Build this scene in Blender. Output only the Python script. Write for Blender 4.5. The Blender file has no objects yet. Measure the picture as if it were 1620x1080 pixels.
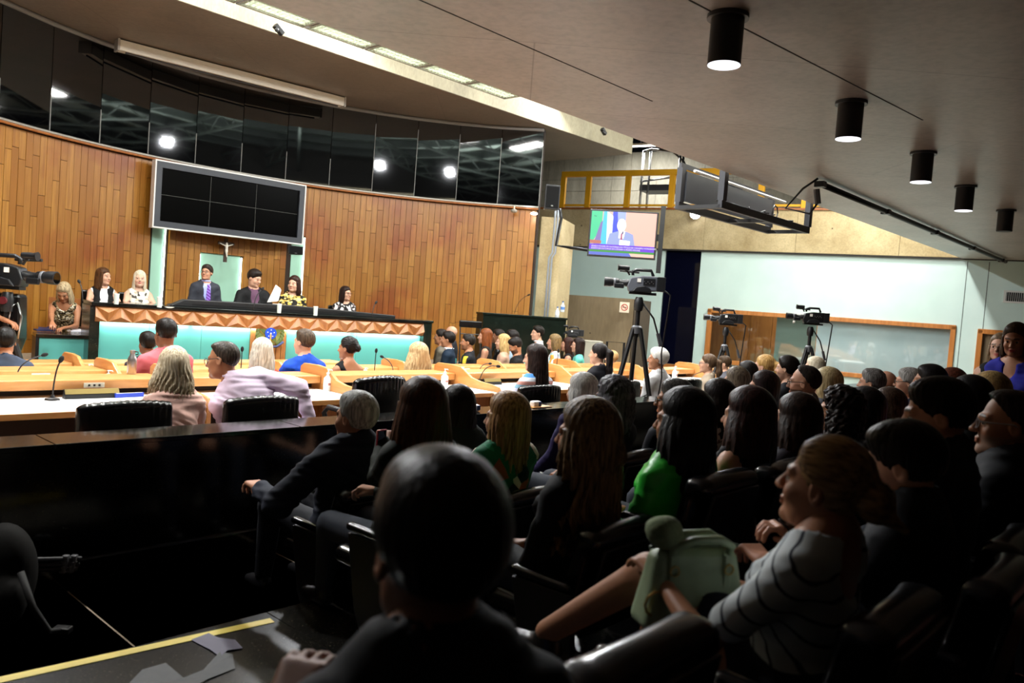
import bpy, bmesh, math, random
import numpy as np
from mathutils import Vector, Matrix, Euler
random.seed(7)
S = bpy.context.scene
COL = S.collection
# ------------------------------------------------------------------ camera
F = 1260.0; CZ = 1.75
ROLL = math.atan(.0755); PITCH = -math.atan(58*math.cos(ROLL)/F)
_fwd = np.array([0, math.cos(PITCH), math.sin(PITCH)])
_r0 = np.array([1., 0, 0]); _u0 = np.cross(_r0, _fwd)
_R = math.cos(ROLL)*_r0 + math.sin(ROLL)*_u0
_U = -math.sin(ROLL)*_r0 + math.cos(ROLL)*_u0
CAMP = np.array([0, 0, CZ])
cam = bpy.data.cameras.new('camera'); camo = bpy.data.objects.new('camera', cam); COL.objects.link(camo)
cam.sensor_width = 36; cam.lens = F/1620*36; cam.clip_start = .02; cam.clip_end = 200
m = Matrix.Identity(4)
for i in range(3):
    m[i][0] = _R[i]; m[i][1] = _U[i]; m[i][2] = -_fwd[i]; m[i][3] = CAMP[i]
camo.matrix_world = m
cam.dof.use_dof = True; cam.dof.focus_distance = 8.0; cam.dof.aperture_fstop = 2.8
S.camera = camo
S.view_settings.view_transform = 'Standard'; S.view_settings.look = 'None'
S.view_settings.gamma = 1; S.view_settings.use_curve_mapping = False
S.view_settings.exposure = EXPOSURE = 0.0
w = bpy.data.worlds.new('world'); S.world = w; w.use_nodes = True
w.node_tree.nodes['Background'].inputs[0].default_value = (.6, .7, .8, 1)
w.node_tree.nodes['Background'].inputs[1].default_value = .004
# hall frame: a runs along the seat rows, b from the camera towards the stage
ANG = math.radians(47.7)
AU = np.array([math.cos(ANG), math.sin(ANG)]); AN = np.array([-AU[1], AU[0]])
def W(a, b, z=0.): p = a*AU + b*AN; return Vector((p[0], p[1], z))
def ray(x, y): return (x-810)/F*_R + (540-y)/F*_U + _fwd
def onz(x, y, z): d = ray(x, y); return Vector(CAMP + (z-CZ)/d[2]*d)          # where the sight line meets a level
def onb(x, y, b): d = ray(x, y); return Vector(CAMP + b/(d[:2]@AN)*d)           # ... an upright plane across the hall
def ond(x, y, D): d = ray(x, y); return Vector(CAMP + D/d[1]*d)                 # ... a given distance
def onpl(x, y, P, Q):                                                            # ... an upright plane through two plan points
    d = ray(x, y); nx, ny = Q[1]-P[1], -(Q[0]-P[0]); t = (P[0]*nx+P[1]*ny)/(d[0]*nx+d[1]*ny)
    return Vector(CAMP + t*d)
def abz(p): q = np.array([p[0], p[1]]); return float(q@AU), float(q@AN), float(p[2])
def area_light(name, loc, target, sx, sy, power, color=(1, 1, 1), spread=180):
    L = bpy.data.lights.new(name, 'AREA'); L.shape = 'RECTANGLE'; L.size = sx; L.size_y = sy; L.energy = power; L.color = color
    L.spread = math.radians(spread)
    o = bpy.data.objects.new(name, L); COL.objects.link(o); o.location = loc
    o.rotation_euler = (Vector(target)-Vector(loc)).to_track_quat('-Z', 'Y').to_euler(); return o
# large lamps: roof lights over the plenary, floods on the upper gallery parapet aimed at the stage, added uplights that brighten the roof
for i, (a, b) in enumerate(((0.5, 6.2), (5.0, 6.2), (9.5, 6.2), (14., 6.4), (18., 6.4))):
    area_light('roof_light', W(a, b, 6.7), W(a, b+.5, 0), 1.5, .35, 300, (1, .97, .92))
for i, a in enumerate((1.0, 6.5, 12.0)):
    area_light('flood_light', W(a, 4.97, 5.7), W(a*.55+3.0, 13., 1.6), .25, .2, 165, (.95, .97, 1.))
for i, a in enumerate((2., 8., 14.)):
    area_light('roof_fill_light', W(a, 3.0, 5.0), W(a, 2.2, 8), 3., .4, 900, (.9, 1., .96))  # added fill, lifts the roof as mirrored in the black glass
# ------------------------------------------------------------------ materials
MATS = {}
def lin(c):
    if isinstance(c, str):
        c = tuple(int(c[i:i+2], 16)/255 for i in (0, 2, 4))
        c = tuple(x/12.92 if x <= .04045 else ((x+.055)/1.055)**2.4 for x in c)
    return (*c[:3], 1)
class NT:
    def __init__(s, name):
        s.m = bpy.data.materials.new(name); s.m.use_nodes = True; s.t = s.m.node_tree
        s.b = s.t.nodes['Principled BSDF']; MATS[name] = s.m
    def n(s, typ, **kw):
        nd = s.t.nodes.new('ShaderNode'+typ)
        for k, v in kw.items():
            if k in nd.inputs: nd.inputs[k].default_value = v
            else: setattr(nd, k, v)
        return nd
    def l(s, a, b): s.t.links.new(a, b)
    def coord(s, scale=(1, 1, 1), src='Object', rot=(0, 0, 0)):
        t = s.n('TexCoord'); mp = s.n('Mapping'); mp.inputs['Scale'].default_value = scale; mp.inputs['Rotation'].default_value = rot
        s.l(t.outputs[src], mp.inputs[0]); return mp.outputs[0]
    def ramp(s, fac, stops, interp='LINEAR'):
        r = s.n('ValToRGB'); r.color_ramp.interpolation = interp
        el = r.color_ramp.elements
        while len(el) < len(stops): el.new(.5)
        for e, (p, c) in zip(el, stops): e.position = p; e.color = lin(c)
        s.l(fac, r.inputs[0]); return r.outputs[0]
    def bump(s, h, strength=.3, dist=.01):
        b = s.n('Bump'); b.inputs['Strength'].default_value = strength; b.inputs['Distance'].default_value = dist
        s.l(h, b.inputs['Height']); s.l(b.outputs[0], s.b.inputs['Normal'])
def plain(name, c, rough=.6, metal=0., spec=.5, emit=None, es=1., alpha=None, coat=0):
    if name in MATS: return MATS[name]
    k = NT(name); k.b.inputs['Base Color'].default_value = lin(c); k.b.inputs['Roughness'].default_value = rough
    k.b.inputs['Metallic'].default_value = metal; k.b.inputs['Specular IOR Level'].default_value = spec
    k.b.inputs['Coat Weight'].default_value = coat
    if emit is not None: k.b.inputs['Emission Color'].default_value = lin(emit); k.b.inputs['Emission Strength'].default_value = es
    return k.m
def noisy(name, c1, c2, scale=8, rough=.6, stretch=(1, 1, 1), bump=.2, dist=.004, detail=6, spec=.5, metal=0, lo=.35, hi=.65, coat=0):
    if name in MATS: return MATS[name]
    k = NT(name); v = k.coord(stretch); no = k.n('TexNoise', Scale=scale, Detail=detail); k.l(v, no.inputs['Vector'])
    k.l(k.ramp(no.outputs[0], [(lo, c1), (hi, c2)]), k.b.inputs['Base Color'])
    k.b.inputs['Roughness'].default_value = rough; k.b.inputs['Specular IOR Level'].default_value = spec; k.b.inputs['Metallic'].default_value = metal
    k.b.inputs['Coat Weight'].default_value = coat
    if bump: k.bump(no.outputs[0], bump, dist)
    return k.m
# ------------------------------------------------------------------ mesh builder
class MB:
    def __init__(s): s.v = []; s.f = []; s.mi = []; s.cur = 0
    def add(s, vs, fs):
        o = len(s.v); s.v += [tuple(x) for x in vs]
        for f in fs: s.f.append(tuple(i+o for i in f)); s.mi.append(s.cur)
        return s
    def box(s, c, d, rz=0, M=None):
        c = Vector(c); h = Vector(d)/2; R = M if M is not None else Matrix.Rotation(rz, 3, 'Z')
        vs = [c + R@Vector((sx*h.x, sy*h.y, sz*h.z)) for sx in (-1, 1) for sy in (-1, 1) for sz in (-1, 1)]
        return s.add(vs, [(0, 1, 3, 2), (4, 6, 7, 5), (0, 4, 5, 1), (2, 3, 7, 6), (0, 2, 6, 4), (1, 5, 7, 3)])
    def bb(s, x0, x1, y0, y1, z0, z1): return s.box(((x0+x1)/2, (y0+y1)/2, (z0+z1)/2), (abs(x1-x0), abs(y1-y0), abs(z1-z0)))
    def prism(s, pts, vec):
        """closed polygon (3d points) pushed along vec"""
        n = len(pts); vec = Vector(vec); P = [Vector(p) for p in pts]
        return s.add(P+[p+vec for p in P], [tuple(range(n))[::-1], tuple(range(n, 2*n))]+[(i, (i+1) % n, (i+1) % n+n, i+n) for i in range(n)])
    def quad(s, *p): return s.add(p, [tuple(range(len(p)))])
    def tube(s, pts, r, seg=8, closed=False, caps=True, r2=None):
        P = [Vector(p) for p in pts]; n = len(P); rings = []
        up = None
        for i, p in enumerate(P):
            if closed: t = P[(i+1) % n]-P[i-1]
            else: t = P[min(i+1, n-1)]-P[max(i-1, 0)]
            t.normalize()
            if up is None:
                up = Vector((0, 0, 1)) if abs(t.z) < .9 else Vector((1, 0, 0))
            x = t.cross(up)
            if x.length < 1e-4: x = t.cross(Vector((1, .1, 0)))
            x.normalize(); y = x.cross(t); up = y
            rr = r if not isinstance(r, (list, tuple)) else r[i]
            rings.append([p + (x*math.cos(2*math.pi*k/seg)+y*math.sin(2*math.pi*k/seg))*rr for k in range(seg)])
        vs = [v for g in rings for v in g]; fs = []
        for i in range(n if closed else n-1):
            j = (i+1) % n
            for k in range(seg): fs.append((i*seg+k, i*seg+(k+1) % seg, j*seg+(k+1) % seg, j*seg+k))
        if caps and not closed: fs += [tuple(range(seg))[::-1], tuple((n-1)*seg+k for k in range(seg))]
        return s.add(vs, fs)
    def cyl(s, p, q, r, seg=16, r2=None): return s.tube([p, q], [r, r if r2 is None else r2], seg)
    def lathe(s, prof, seg=20, o=(0, 0, 0), M=None):
        """prof: (r, z) from bottom to top about local z"""
        o = Vector(o); vs = []; fs = []; n = len(prof)
        for (r, z) in prof:
            for k in range(seg):
                v = Vector((r*math.cos(2*math.pi*k/seg), r*math.sin(2*math.pi*k/seg), z)); vs.append(o+(M@v if M is not None else v))
        for i in range(n-1):
            for k in range(seg): fs.append((i*seg+k, i*seg+(k+1) % seg, (i+1)*seg+(k+1) % seg, (i+1)*seg+k))
        fs += [tuple(range(seg))[::-1], tuple((n-1)*seg+k for k in range(seg))]
        return s.add(vs, fs)
    def ball(s, c, r, seg=12, rings=8, sc=(1, 1, 1), M=None):
        prof = [(max(1e-4, math.sin(math.pi*i/rings))*r, -math.cos(math.pi*i/rings)*r) for i in range(rings+1)]
        c = Vector(c); o = len(s.v); s.lathe(prof, seg)
        for i in range(o, len(s.v)):
            v = Vector((s.v[i][0]*sc[0], s.v[i][1]*sc[1], s.v[i][2]*sc[2])); s.v[i] = tuple(c+(M@v if M is not None else v))
        return s
    def mesh(s, name, mats, smooth=False):
        me = bpy.data.meshes.new(name); me.from_pydata(s.v, [], s.f)
        for mt in (mats if isinstance(mats, (list, tuple)) else [mats]): me.materials.append(mt)
        if any(s.mi): me.polygons.foreach_set('material_index', s.mi)
        if smooth: me.polygons.foreach_set('use_smooth', [True]*len(s.f))
        me.update(); return me
    def build(s, name, mats, parent=None, smooth=False, bevel=0, seg=2, loc=None, rz=None, auto=None, subsurf=0):
        o = link(name, s.mesh(name, mats, smooth or auto is not None), parent)
        if bevel:
            b = o.modifiers.new('bevel', 'BEVEL'); b.width = bevel; b.segments = seg; b.limit_method = 'ANGLE'; b.angle_limit = math.radians(40)
        if subsurf:
            b = o.modifiers.new('sub', 'SUBSURF'); b.levels = b.render_levels = subsurf
        if auto is not None:
            me = o.data; bm = bmesh.new(); bm.from_mesh(me); ca = math.radians(auto)
            for e in bm.edges:
                if len(e.link_faces) == 2 and e.calc_face_angle(0) > ca: e.smooth = False
            bm.to_mesh(me); bm.free()
        if loc is not None: o.location = loc
        if rz is not None: o.rotation_euler.z = rz
        return o
def link(name, me, parent=None):
    o = bpy.data.objects.new(name, me); COL.objects.link(o)
    if parent is not None: o.parent = parent
    return o
def tag(o, label, cat, group=None, kind=None):
    if label: o['label'] = label
    if cat: o['category'] = cat
    if group: o['group'] = group
    if kind: o['kind'] = kind
    return o
def thing(name, label, cat, loc=(0, 0, 0), rz=0., group=None):
    o = bpy.data.objects.new(name, None); COL.objects.link(o); o.empty_display_size = .1
    o.location = loc; o.rotation_euler.z = rz; return tag(o, label, cat, group)
def struct(o, label=None):
    o['kind'] = 'structure'
    if label: o['label'] = label
    return o
def dup(root, label=None, loc=None, rz=None, group=None):
    r = root.copy(); COL.objects.link(r)
    for ch in root.children:
        c = ch.copy(); COL.objects.link(c); c.parent = r
        for g in ch.children: d = g.copy(); COL.objects.link(d); d.parent = c
    if label: r['label'] = label
    if group: r['group'] = group
    if loc is not None: r.location = loc
    if rz is not None: r.rotation_euler.z = rz
    return r
# ------------------------------------------------------------------ implicit surfaces (for people, cushions, bags)
class Fld:
    def __init__(s, lo, hi, res):
        s.lo = np.array(lo, float); s.res = res
        s.n = np.maximum(3, np.ceil((np.array(hi, float)-s.lo)/res).astype(int)+1)
        s.ax = [s.lo[i]+res*np.arange(s.n[i]) for i in range(3)]
        s.f = np.full(s.n, .2, np.float32)
    def sl(s, lo, hi):
        i0 = np.clip(np.floor((np.array(lo)-s.lo)/s.res).astype(int), 0, s.n); i1 = np.clip(np.ceil((np.array(hi)-s.lo)/s.res).astype(int)+1, 0, s.n)
        if np.any(i1 <= i0): return None, None
        g = tuple(slice(a, b) for a, b in zip(i0, i1))
        X = s.ax[0][g[0]][:, None, None].astype(np.float32); Y = s.ax[1][g[1]][None, :, None].astype(np.float32); Zz = s.ax[2][g[2]][None, None, :].astype(np.float32)
        return g, (X, Y, Zz)
    def put(s, g, d, k, sub=False):
        a = s.f[g]
        if sub:
            d = -d
            h = np.maximum(k-np.abs(a-d), 0)/max(k, 1e-6); s.f[g] = np.maximum(a, d)+h*h*k*.25
        else:
            h = np.maximum(k-np.abs(a-d), 0)/max(k, 1e-6); s.f[g] = np.minimum(a, d)-h*h*k*.25
    def cone(s, a, b, ra, rb=None, k=.02, sub=False, sc=None):
        rb = ra if rb is None else rb; a = np.array(a, float); b = np.array(b, float); R = max(ra, rb)+k+s.res*2
        g, P = s.sl(np.minimum(a, b)-R, np.maximum(a, b)+R)
        if g is None: return s
        ba = b-a; L = max(1e-9, ba@ba)
        px, py, pz = P[0]-a[0], P[1]-a[1], P[2]-a[2]
        t = np.clip((px*ba[0]+py*ba[1]+pz*ba[2])/L, 0, 1)
        d = np.sqrt((px-t*ba[0])**2+(py-t*ba[1])**2+(pz-t*ba[2])**2)-(ra+(rb-ra)*t)
        s.put(g, d, k, sub); return s
    def ell(s, c, r, k=.02, sub=False, M=None):
        c = np.array(c, float); r = np.array(r, float); R = (r.max() if M is not None else r)+k+s.res*2
        g, P = s.sl(c-R, c+R)
        if g is None: return s
        x, y, z = P[0]-c[0], P[1]-c[1], P[2]-c[2]
        if M is not None:
            M = np.array(M, float)  # columns = local axes
            x, y, z = (x*M[0, 0]+y*M[1, 0]+z*M[2, 0], x*M[0, 1]+y*M[1, 1]+z*M[2, 1], x*M[0, 2]+y*M[1, 2]+z*M[2, 2])
        k0 = np.sqrt((x/r[0])**2+(y/r[1])**2+(z/r[2])**2)+1e-6
        k1 = np.sqrt((x/r[0]**2)**2+(y/r[1]**2)**2+(z/r[2]**2)**2)+1e-6
        s.put(g, k0*(k0-1)/k1, k, sub); return s
    def full(s): return np.broadcast_arrays(s.ax[0][:, None, None], s.ax[1][None, :, None], s.ax[2][None, None, :])
    def mesh(s):
        f = s.f; n = f.shape; ins = f < 0
        c = [ins[i:n[0]-1+i, j:n[1]-1+j, k:n[2]-1+k] for i in (0, 1) for j in (0, 1) for k in (0, 1)]
        cnt = sum(x.astype(np.int8) for x in c); act = (cnt > 0) & (cnt < 8)
        idx = np.full(act.shape, -1, np.int64); I = np.argwhere(act); idx[act] = np.arange(len(I))
        if len(I) == 0: return np.zeros((0, 3)), np.zeros((0, 4), int)
        acc = np.zeros((len(I), 3)); num = np.zeros(len(I))
        off = [(0, 0, 0), (0, 0, 1), (0, 1, 0), (0, 1, 1), (1, 0, 0), (1, 0, 1), (1, 1, 0), (1, 1, 1)]
        val = [f[I[:, 0]+o[0], I[:, 1]+o[1], I[:, 2]+o[2]] for o in off]
        for a in range(8):
            for b in range(a+1, 8):
                dd = [off[b][q]-off[a][q] for q in range(3)]
                if sum(map(abs, dd)) != 1: continue
                va, vb = val[a], val[b]; m = (va < 0) != (vb < 0)
                t = np.where(m, va/np.where(m, va-vb, 1), 0)
                p = np.array(off[a])[None]+t[:, None]*np.array(dd)[None]
                acc += np.where(m[:, None], p, 0); num += m
        V = s.lo+(I+acc/num[:, None])*s.res
        Q = []
        for axis in range(3):
            sl0 = [slice(None)]*3; sl1 = [slice(None)]*3; sl0[axis] = slice(0, n[axis]-1); sl1[axis] = slice(1, n[axis])
            A = ins[tuple(sl0)]; Bm = ins[tuple(sl1)]; E = np.argwhere(A != Bm)
            o1, o2 = [(1, 2), (2, 0), (0, 1)][axis]
            ok = (E[:, o1] > 0) & (E[:, o2] > 0) & (E[:, o1] < n[o1]-1) & (E[:, o2] < n[o2]-1); E = E[ok]
            if len(E) == 0: continue
            flip = ~A[E[:, 0], E[:, 1], E[:, 2]]
            def ci(d1, d2):
                q = E.copy(); q[:, o1] -= d1; q[:, o2] -= d2; return idx[q[:, 0], q[:, 1], q[:, 2]]
            q = np.stack([ci(1, 1), ci(0, 1), ci(0, 0), ci(1, 0)], 1)
            q[flip] = q[flip][:, ::-1]; Q.append(q)
        return V, np.concatenate(Q)
def npmesh(name, V, Q, mat, col=None):
    me = bpy.data.meshes.new(name); V = np.asarray(V, np.float32); Q = np.asarray(Q, np.int32)
    me.vertices.add(len(V)); me.vertices.foreach_set('co', V.ravel())
    me.loops.add(Q.size); me.loops.foreach_set('vertex_index', Q.ravel())
    me.polygons.add(len(Q)); me.polygons.foreach_set('loop_start', np.arange(0, Q.size, 4, dtype=np.int32)); 
    me.polygons.foreach_set('use_smooth', np.ones(len(Q), bool))
    if col is not None:
        at = me.color_attributes.new('col', 'FLOAT_COLOR', 'POINT')
        at.data.foreach_set('color', np.concatenate([col, np.ones((len(col), 1))], 1).astype(np.float32).ravel())
    me.materials.append(mat); me.update(); me.validate(); return me
def cat(parts):
    Vs, Qs, o = [], [], 0
    for V, Q in parts:
        Vs.append(V); Qs.append(Q+o); o += len(V)
    return np.concatenate(Vs), np.concatenate(Qs)
# ------------------------------------------------------------------ people
def _skin():
    k = NT('skin'); a = k.n('Attribute'); a.attribute_name = 'col'
    no = k.n('TexNoise', Scale=60, Detail=3); k.l(k.coord(), no.inputs['Vector'])
    mx = k.n('MixRGB', blend_type='MULTIPLY'); mx.inputs[0].default_value = .25
    k.l(a.outputs['Color'], mx.inputs[1]); k.l(k.ramp(no.outputs[0], [(.3, (.75, .7, .68)), (.7, (1, 1, 1))]), mx.inputs[2])
    k.l(mx.outputs[0], k.b.inputs['Base Color']); k.b.inputs['Roughness'].default_value = .5; k.b.inputs['Specular IOR Level'].default_value = .35
    return k.m
SKIN = _skin()
def hairmat(c1, c2, rough=.42, st=(90, 90, 5)):
    nm = 'hair_'+c1+c2+str(st[1])
    if nm in MATS: return MATS[nm]
    k = NT(nm); v = k.coord(st); no = k.n('TexNoise', Scale=1.0, Detail=2); k.l(v, no.inputs['Vector'])
    k.l(k.ramp(no.outputs[0], [(.3, c1), (.68, c2)]), k.b.inputs['Base Color']); k.b.inputs['Roughness'].default_value = rough
    k.b.inputs['Specular IOR Level'].default_value = .15; k.bump(no.outputs[0], .5, .006); return k.m
def cloth(name, c, var=.75, rough=.8, scale=6):
    l = lin(c)[:3]; return noisy('cloth_'+name, tuple(x*var for x in l), l, scale, rough, bump=.35, dist=.01, spec=.25)
EYEW = plain('eye_white', 'e8e4de', .3); 
def eyemat():
    if 'eye' in MATS: return MATS['eye']
    k = NT('eye'); t = k.n('TexCoord'); s = k.n('SeparateXYZ'); k.l(t.outputs['Generated'], s.inputs[0])
    k.l(k.ramp(s.outputs[1], [(0, 'd8d0c8'), (.80, 'd8d0c8'), (.81, '22150d')], 'CONSTANT'), k.b.inputs['Base Color']); k.b.inputs['Roughness'].default_value = .15
    return k.m
SK = dict(light='c08c70', fair='c99a80', tan='a87455', brown='7e523a', pale='cfa58e', dark='5e3d2b')
HEADC = {}; HAIRC = {}; HANDC = {}
def head_mesh(res, fat, nb):
    key = (res, fat, tuple(np.round(nb, 2)))
    if key in HEADC: return HEADC[key]
    f = Fld((-.11, -.14, min(-.24, nb[2]-.05)), (.11, .15, .15), res)
    f.ell((0, -.016, .03), (.0755, .096, .091), .001)
    f.ell((0, .022, -.035), (.062*fat, .068, .083), .03)
    f.cone((-.028*fat, .03, -.085), (.028*fat, .03, -.085), .03*fat, k=.03)          # jaw
    f.ell((0, .072, -.102), (.024*fat, .021, .02), .025)                              # chin
    for s in (-1, 1):
        f.ell((s*.04*fat, .058, -.036), (.022, .022, .024), .02)                   # cheek
        f.cone((s*.012, .087, .02), (s*.045, .072, .02), .009, k=.016)             # brow
        f.ell((s*.031, .104, -.001), (.016, .017, .009), .010, sub=True)            # eye socket
    for s in (-1, 1): f.cone((s*.02, .0855, .0085), (s*.042, .079, .0075), .0048, k=.004); f.cone((s*.022, .084, -.0095), (s*.04, .0785, -.009), .004, k=.004)
    f.cone((0, .09, .008), (0, .11, -.031), .0075, .012, .012)                      # nose
    for s in (-1, 1): f.ell((s*.011, .102, -.034), (.008, .009, .008), .008)
    f.ell((0, .0905, -.061), (.021, .008, .006), .006); f.ell((0, .0895, -.073), (.018, .008, .0065), .006)
    f.cone((-.02, .104, -.067), (.02, .104, -.067), .0022, k=.003, sub=True)
    for s in (-1, 1):
        f.ell((s*.079, -.012, -.008), (.009, .021, .033), .006, M=np.array([[1, 0, s*.25], [0, 1, -.2], [-s*.25, .2, 1]]).T)
        f.ell((s*.09, -.008, -.006), (.007, .011, .018), .006, sub=True)
    f.cone((0, -.022, -.06), nb, .047*fat, .054*fat, .03)                            # neck
    V, Q = f.mesh(); HEADC[key] = (V, Q); return V, Q
def head_colors(V, skin, hairc, beard=None, lips=None):
    base = np.array(lin(skin)[:3]); C = np.repeat(base[None], len(V), 0)
    x, y, z = V[:, 0], V[:, 1], V[:, 2]
    def mix(m, c, w=1.):
        m = np.clip(m, 0, 1)[:, None]*w; C[:] = C*(1-m)+np.array(lin(c)[:3])[None]*m
    if beard:
        m = ((z < -.045) & (y > -.005) & (z > -.14)) & ~((np.abs(x) < .024) & (z > -.08) & (z < -.053)); m |= (z > -.058) & (z < -.046) & (np.abs(x) < .03) & (y > .06)
        mix(m.astype(float), beard[0], beard[1])
    li = 1.6-np.hypot(x/.024, (z+.067)/.0115)**2*1.2; li[y < .07] = 0
    lc = lips or tuple(base*np.array([.78, .5, .48])); mix(li, lc, .85)
    br = ((np.abs(np.abs(x)-.031) < .019) & (np.abs(z-.0225-.1*(.03-np.abs(np.abs(x)-.02))) < .0055) & (y > .05)); mix(br.astype(float), hairc, .85)
    ch = 1-np.hypot((np.abs(x)-.042)/.025, (z+.04)/.022); ch[y < .03] = 0; mix(ch, tuple(base*np.array([1.05, .8, .76])), .5)
    return C
def hand_mesh(side, curl, res, spread=1.):
    key = (side, curl, res, spread)
    if key in HANDC: return HANDC[key]
    f = Fld((-.09, -.05, -.11), (.09, .21, .04), res)
    f.cone((0, -.04, 0), (0, .01, 0), .026, .024, .02)
    xs = [-.03, -.01, .01, .029]
    for i, (x, L) in enumerate(zip(xs, (.07, .079, .073, .058))):
        f.cone((x*.55, .012, 0), (x, .088, 0), .0155, .0125, .012)
        p = np.array([x, .088, -.001]); ang = 0; dx = (i-1.5)*.09*spread
        for sg, w, r in ((.45, .9, .0095), (.3, 1.2, .0088), (.25, .8, .008)):
            ang += curl*w; q = p+L*sg*np.array([dx, math.cos(ang), -math.sin(ang)]); f.cone(p, q, r, r*.94, .004); p = q
    a = np.array([-.016, .022, -.006]); b = np.array([-.045, .055, -.016]); c = np.array([-.05+.02*curl, .084, -.022-.012*curl])
    f.cone(a, b, .015, .0115, .012); f.cone(b, c, .0112, .0085, .004)
    V, Q = f.mesh(); V = V.copy()
    if side > 0: pass
    else: V[:, 0] *= -1; Q = Q[:, ::-1]
    HANDC[key] = (V, Q); return V, Q
def hair_mesh(h, res):
    st = h.get('style', 'short'); t = h.get('t', .012); L = h.get('len', .3); wd = h.get('w', .1); key = (repr(sorted((k, v) for k, v in h.items() if k not in ('c1', 'c2'))), res)
    if key in HAIRC: return HAIRC[key]
    lo = -.12 if st in ('short', 'bald', 'bun', 'flat') else -L-.05
    ym = -.22 if st in ('bun', 'pony') else -.17
    f = Fld((-.19, ym, min(lo, -.13)), (.19, .15, .18), res)
    X, Y, Z_ = f.full(); zc = .034; long_ = st in ('long', 'bob', 'wavy', 'curly', 'half')
    hl = h.get('line', .0221); g = .778*Y-.629*Z_-hl
    if h.get('fringe'): g = np.minimum(g, np.maximum(.022-Z_, Y-.13))
    tt = t*np.clip(-g/.03, .15, 1)
    if not long_:
        nape = h.get('nape', -.072); tt = tt*np.clip((Z_-nape-.1*np.maximum(0, Y+.06))/.035+.15, .1, 1)
    x_, y_, z_ = X, Y+.018, Z_-zc; rx_, ry_, rz_ = .0765+tt, .097+tt, .091+tt
    k0 = np.sqrt((x_/rx_)**2+(y_/ry_)**2+(z_/rz_)**2)+1e-6; k1 = np.sqrt((x_/rx_**2)**2+(y_/ry_**2)**2+(z_/rz_**2)**2)+1e-6
    f.f = (k0*(k0-1)/k1).astype(np.float32)
    if st in ('short', 'flat', 'curlyshort'): f.ell((0, .03, .09), (.058, .048, .026+t*.5), .03)
    if st == 'bald': g = np.maximum(g, Z_-h.get('top', .055)+.35*np.abs(Y+.05))
    if not long_:
        f.f = np.maximum(f.f, g.astype(np.float32)); f.f = np.maximum(f.f, (nape-Z_+.25*np.maximum(0, Y+.06)).astype(np.float32))
        if st != 'flat':
            for q in (-1, 1): f.ell((q*.085, -.004, -.03), (.03, .026, .045), .006, sub=True)
    th = np.arctan2(X, -(Y+.02))
    if long_:
        wd = .085+(wd-.085)*.8; zz = np.clip((zc-Z_)/(L+zc), 0, 1)
        rx = .0765+t+(wd-.085)*np.sin(np.pi*np.clip(zz*1.1, 0, 1))+.012*zz; ry = .097+t-.045*zz
        rx = rx*(1-h.get('taper', .25)*np.clip((zz-.55)/.45, 0, 1)**2)
        yc = -.018-.03*zz+h.get('fall', 0.)*zz
        q = np.sqrt((X/rx)**2+((Y-yc)/ry)**2); d = np.where(Z_ > zc, f.f, (q-1)*np.minimum(rx, ry))
        open_ = h.get('open', .0)
        low = np.where(Z_ > -.13, Y-(.012+open_+.03*np.clip((np.abs(X)-.05)/.02, 0, 1)), Y-(.012+open_*1.5+.25*np.maximum(0, -.13-Z_)))
        wgt = np.clip((Z_-.0)/.04, 0, 1); front = g*wgt+low*(1-wgt)
        d = np.maximum(d, front); d = np.where(Z_ < -.06, np.maximum(d, np.minimum(.055-np.abs(X), Y+.03)), d)
        ends = .02*np.sin(9*th+1.3)+.012*np.sin(17*th)
        f.f = np.maximum(d, -L-Z_+ends).astype(np.float32)
    if st == 'bun':
        bc = h.get('bun', (0, -.118, .012)); br = h.get('br', .05)
        f.ell(bc, (br*1.05, br*.85, br), .012)
    if st == 'pony':
        p = [(0, -.1, .05), (0, -.15, .02), (0, -.16, -L*.5), (0, -.14, -L)]
        for i in range(3): f.cone(p[i], p[i+1], [.03, .04, .04][i], [.04, .04, .012][i], .02)
    if st == 'half': f.cone((0, -.1, .06), (0, -.14, -.05), .022, .03, .02)
    for (p, q, r1, r2) in h.get('locks', ()): f.cone(p, q, r1, r2, .015)
    amp = h.get('amp', .004); fr = h.get('fr', 26); wv = h.get('wave', 2.)
    down = np.clip((.1-Z_)/.25, .2, 1.5)
    if st in ('curly', 'curlyshort'): gr = amp*(1.3*np.sin(112*X+2.1*np.sin(95*Z_+40*Y))*np.sin(105*Y+1.7*np.sin(88*X+30*Z_))+np.sin(120*Z_+2*np.sin(100*X+60*Y))*np.sin(90*X-70*Y+1.5*np.sin(80*Z_)))
    else: gr = amp*down*np.sin(fr*th+wv*np.sin(Z_*h.get('wf', 22)+1.2*np.sin(3*th)))+.5*amp*down*np.sin(fr*2.3*th+wv*1.5*np.sin(Z_*31+2))
    if st == 'bun': gr = amp*(np.sin(fr*np.arctan2(X, Z_-.06)+10*Y)+.5*np.sin(90*np.sqrt(X*X+(Z_-.012)**2)+40*Y))
    f.f = (f.f+gr).astype(np.float32)
    V, Q = f.mesh(); HAIRC[key] = (V, Q); return V, Q
def ik(S_, Wr, L1, L2, pole):
    d = Wr-S_; D = np.linalg.norm(d); D2 = min(D, (L1+L2)*.999); d = d/D
    a = (L1*L1-L2*L2+D2*D2)/(2*D2); h = math.sqrt(max(0, L1*L1-a*a))
    pole = pole-(pole@d)*d; pole = pole/np.linalg.norm(pole)
    return S_+d*a+pole*h, S_+d*D2
def rotm(yaw=0, pitch=0, roll=0):  # yaw left +, pitch down +, roll to the right +
    return np.array((Matrix.Rotation(math.radians(yaw), 3, 'Z')@Matrix.Rotation(math.radians(-pitch), 3, 'X')@Matrix.Rotation(math.radians(roll), 3, 'Y')))
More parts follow.
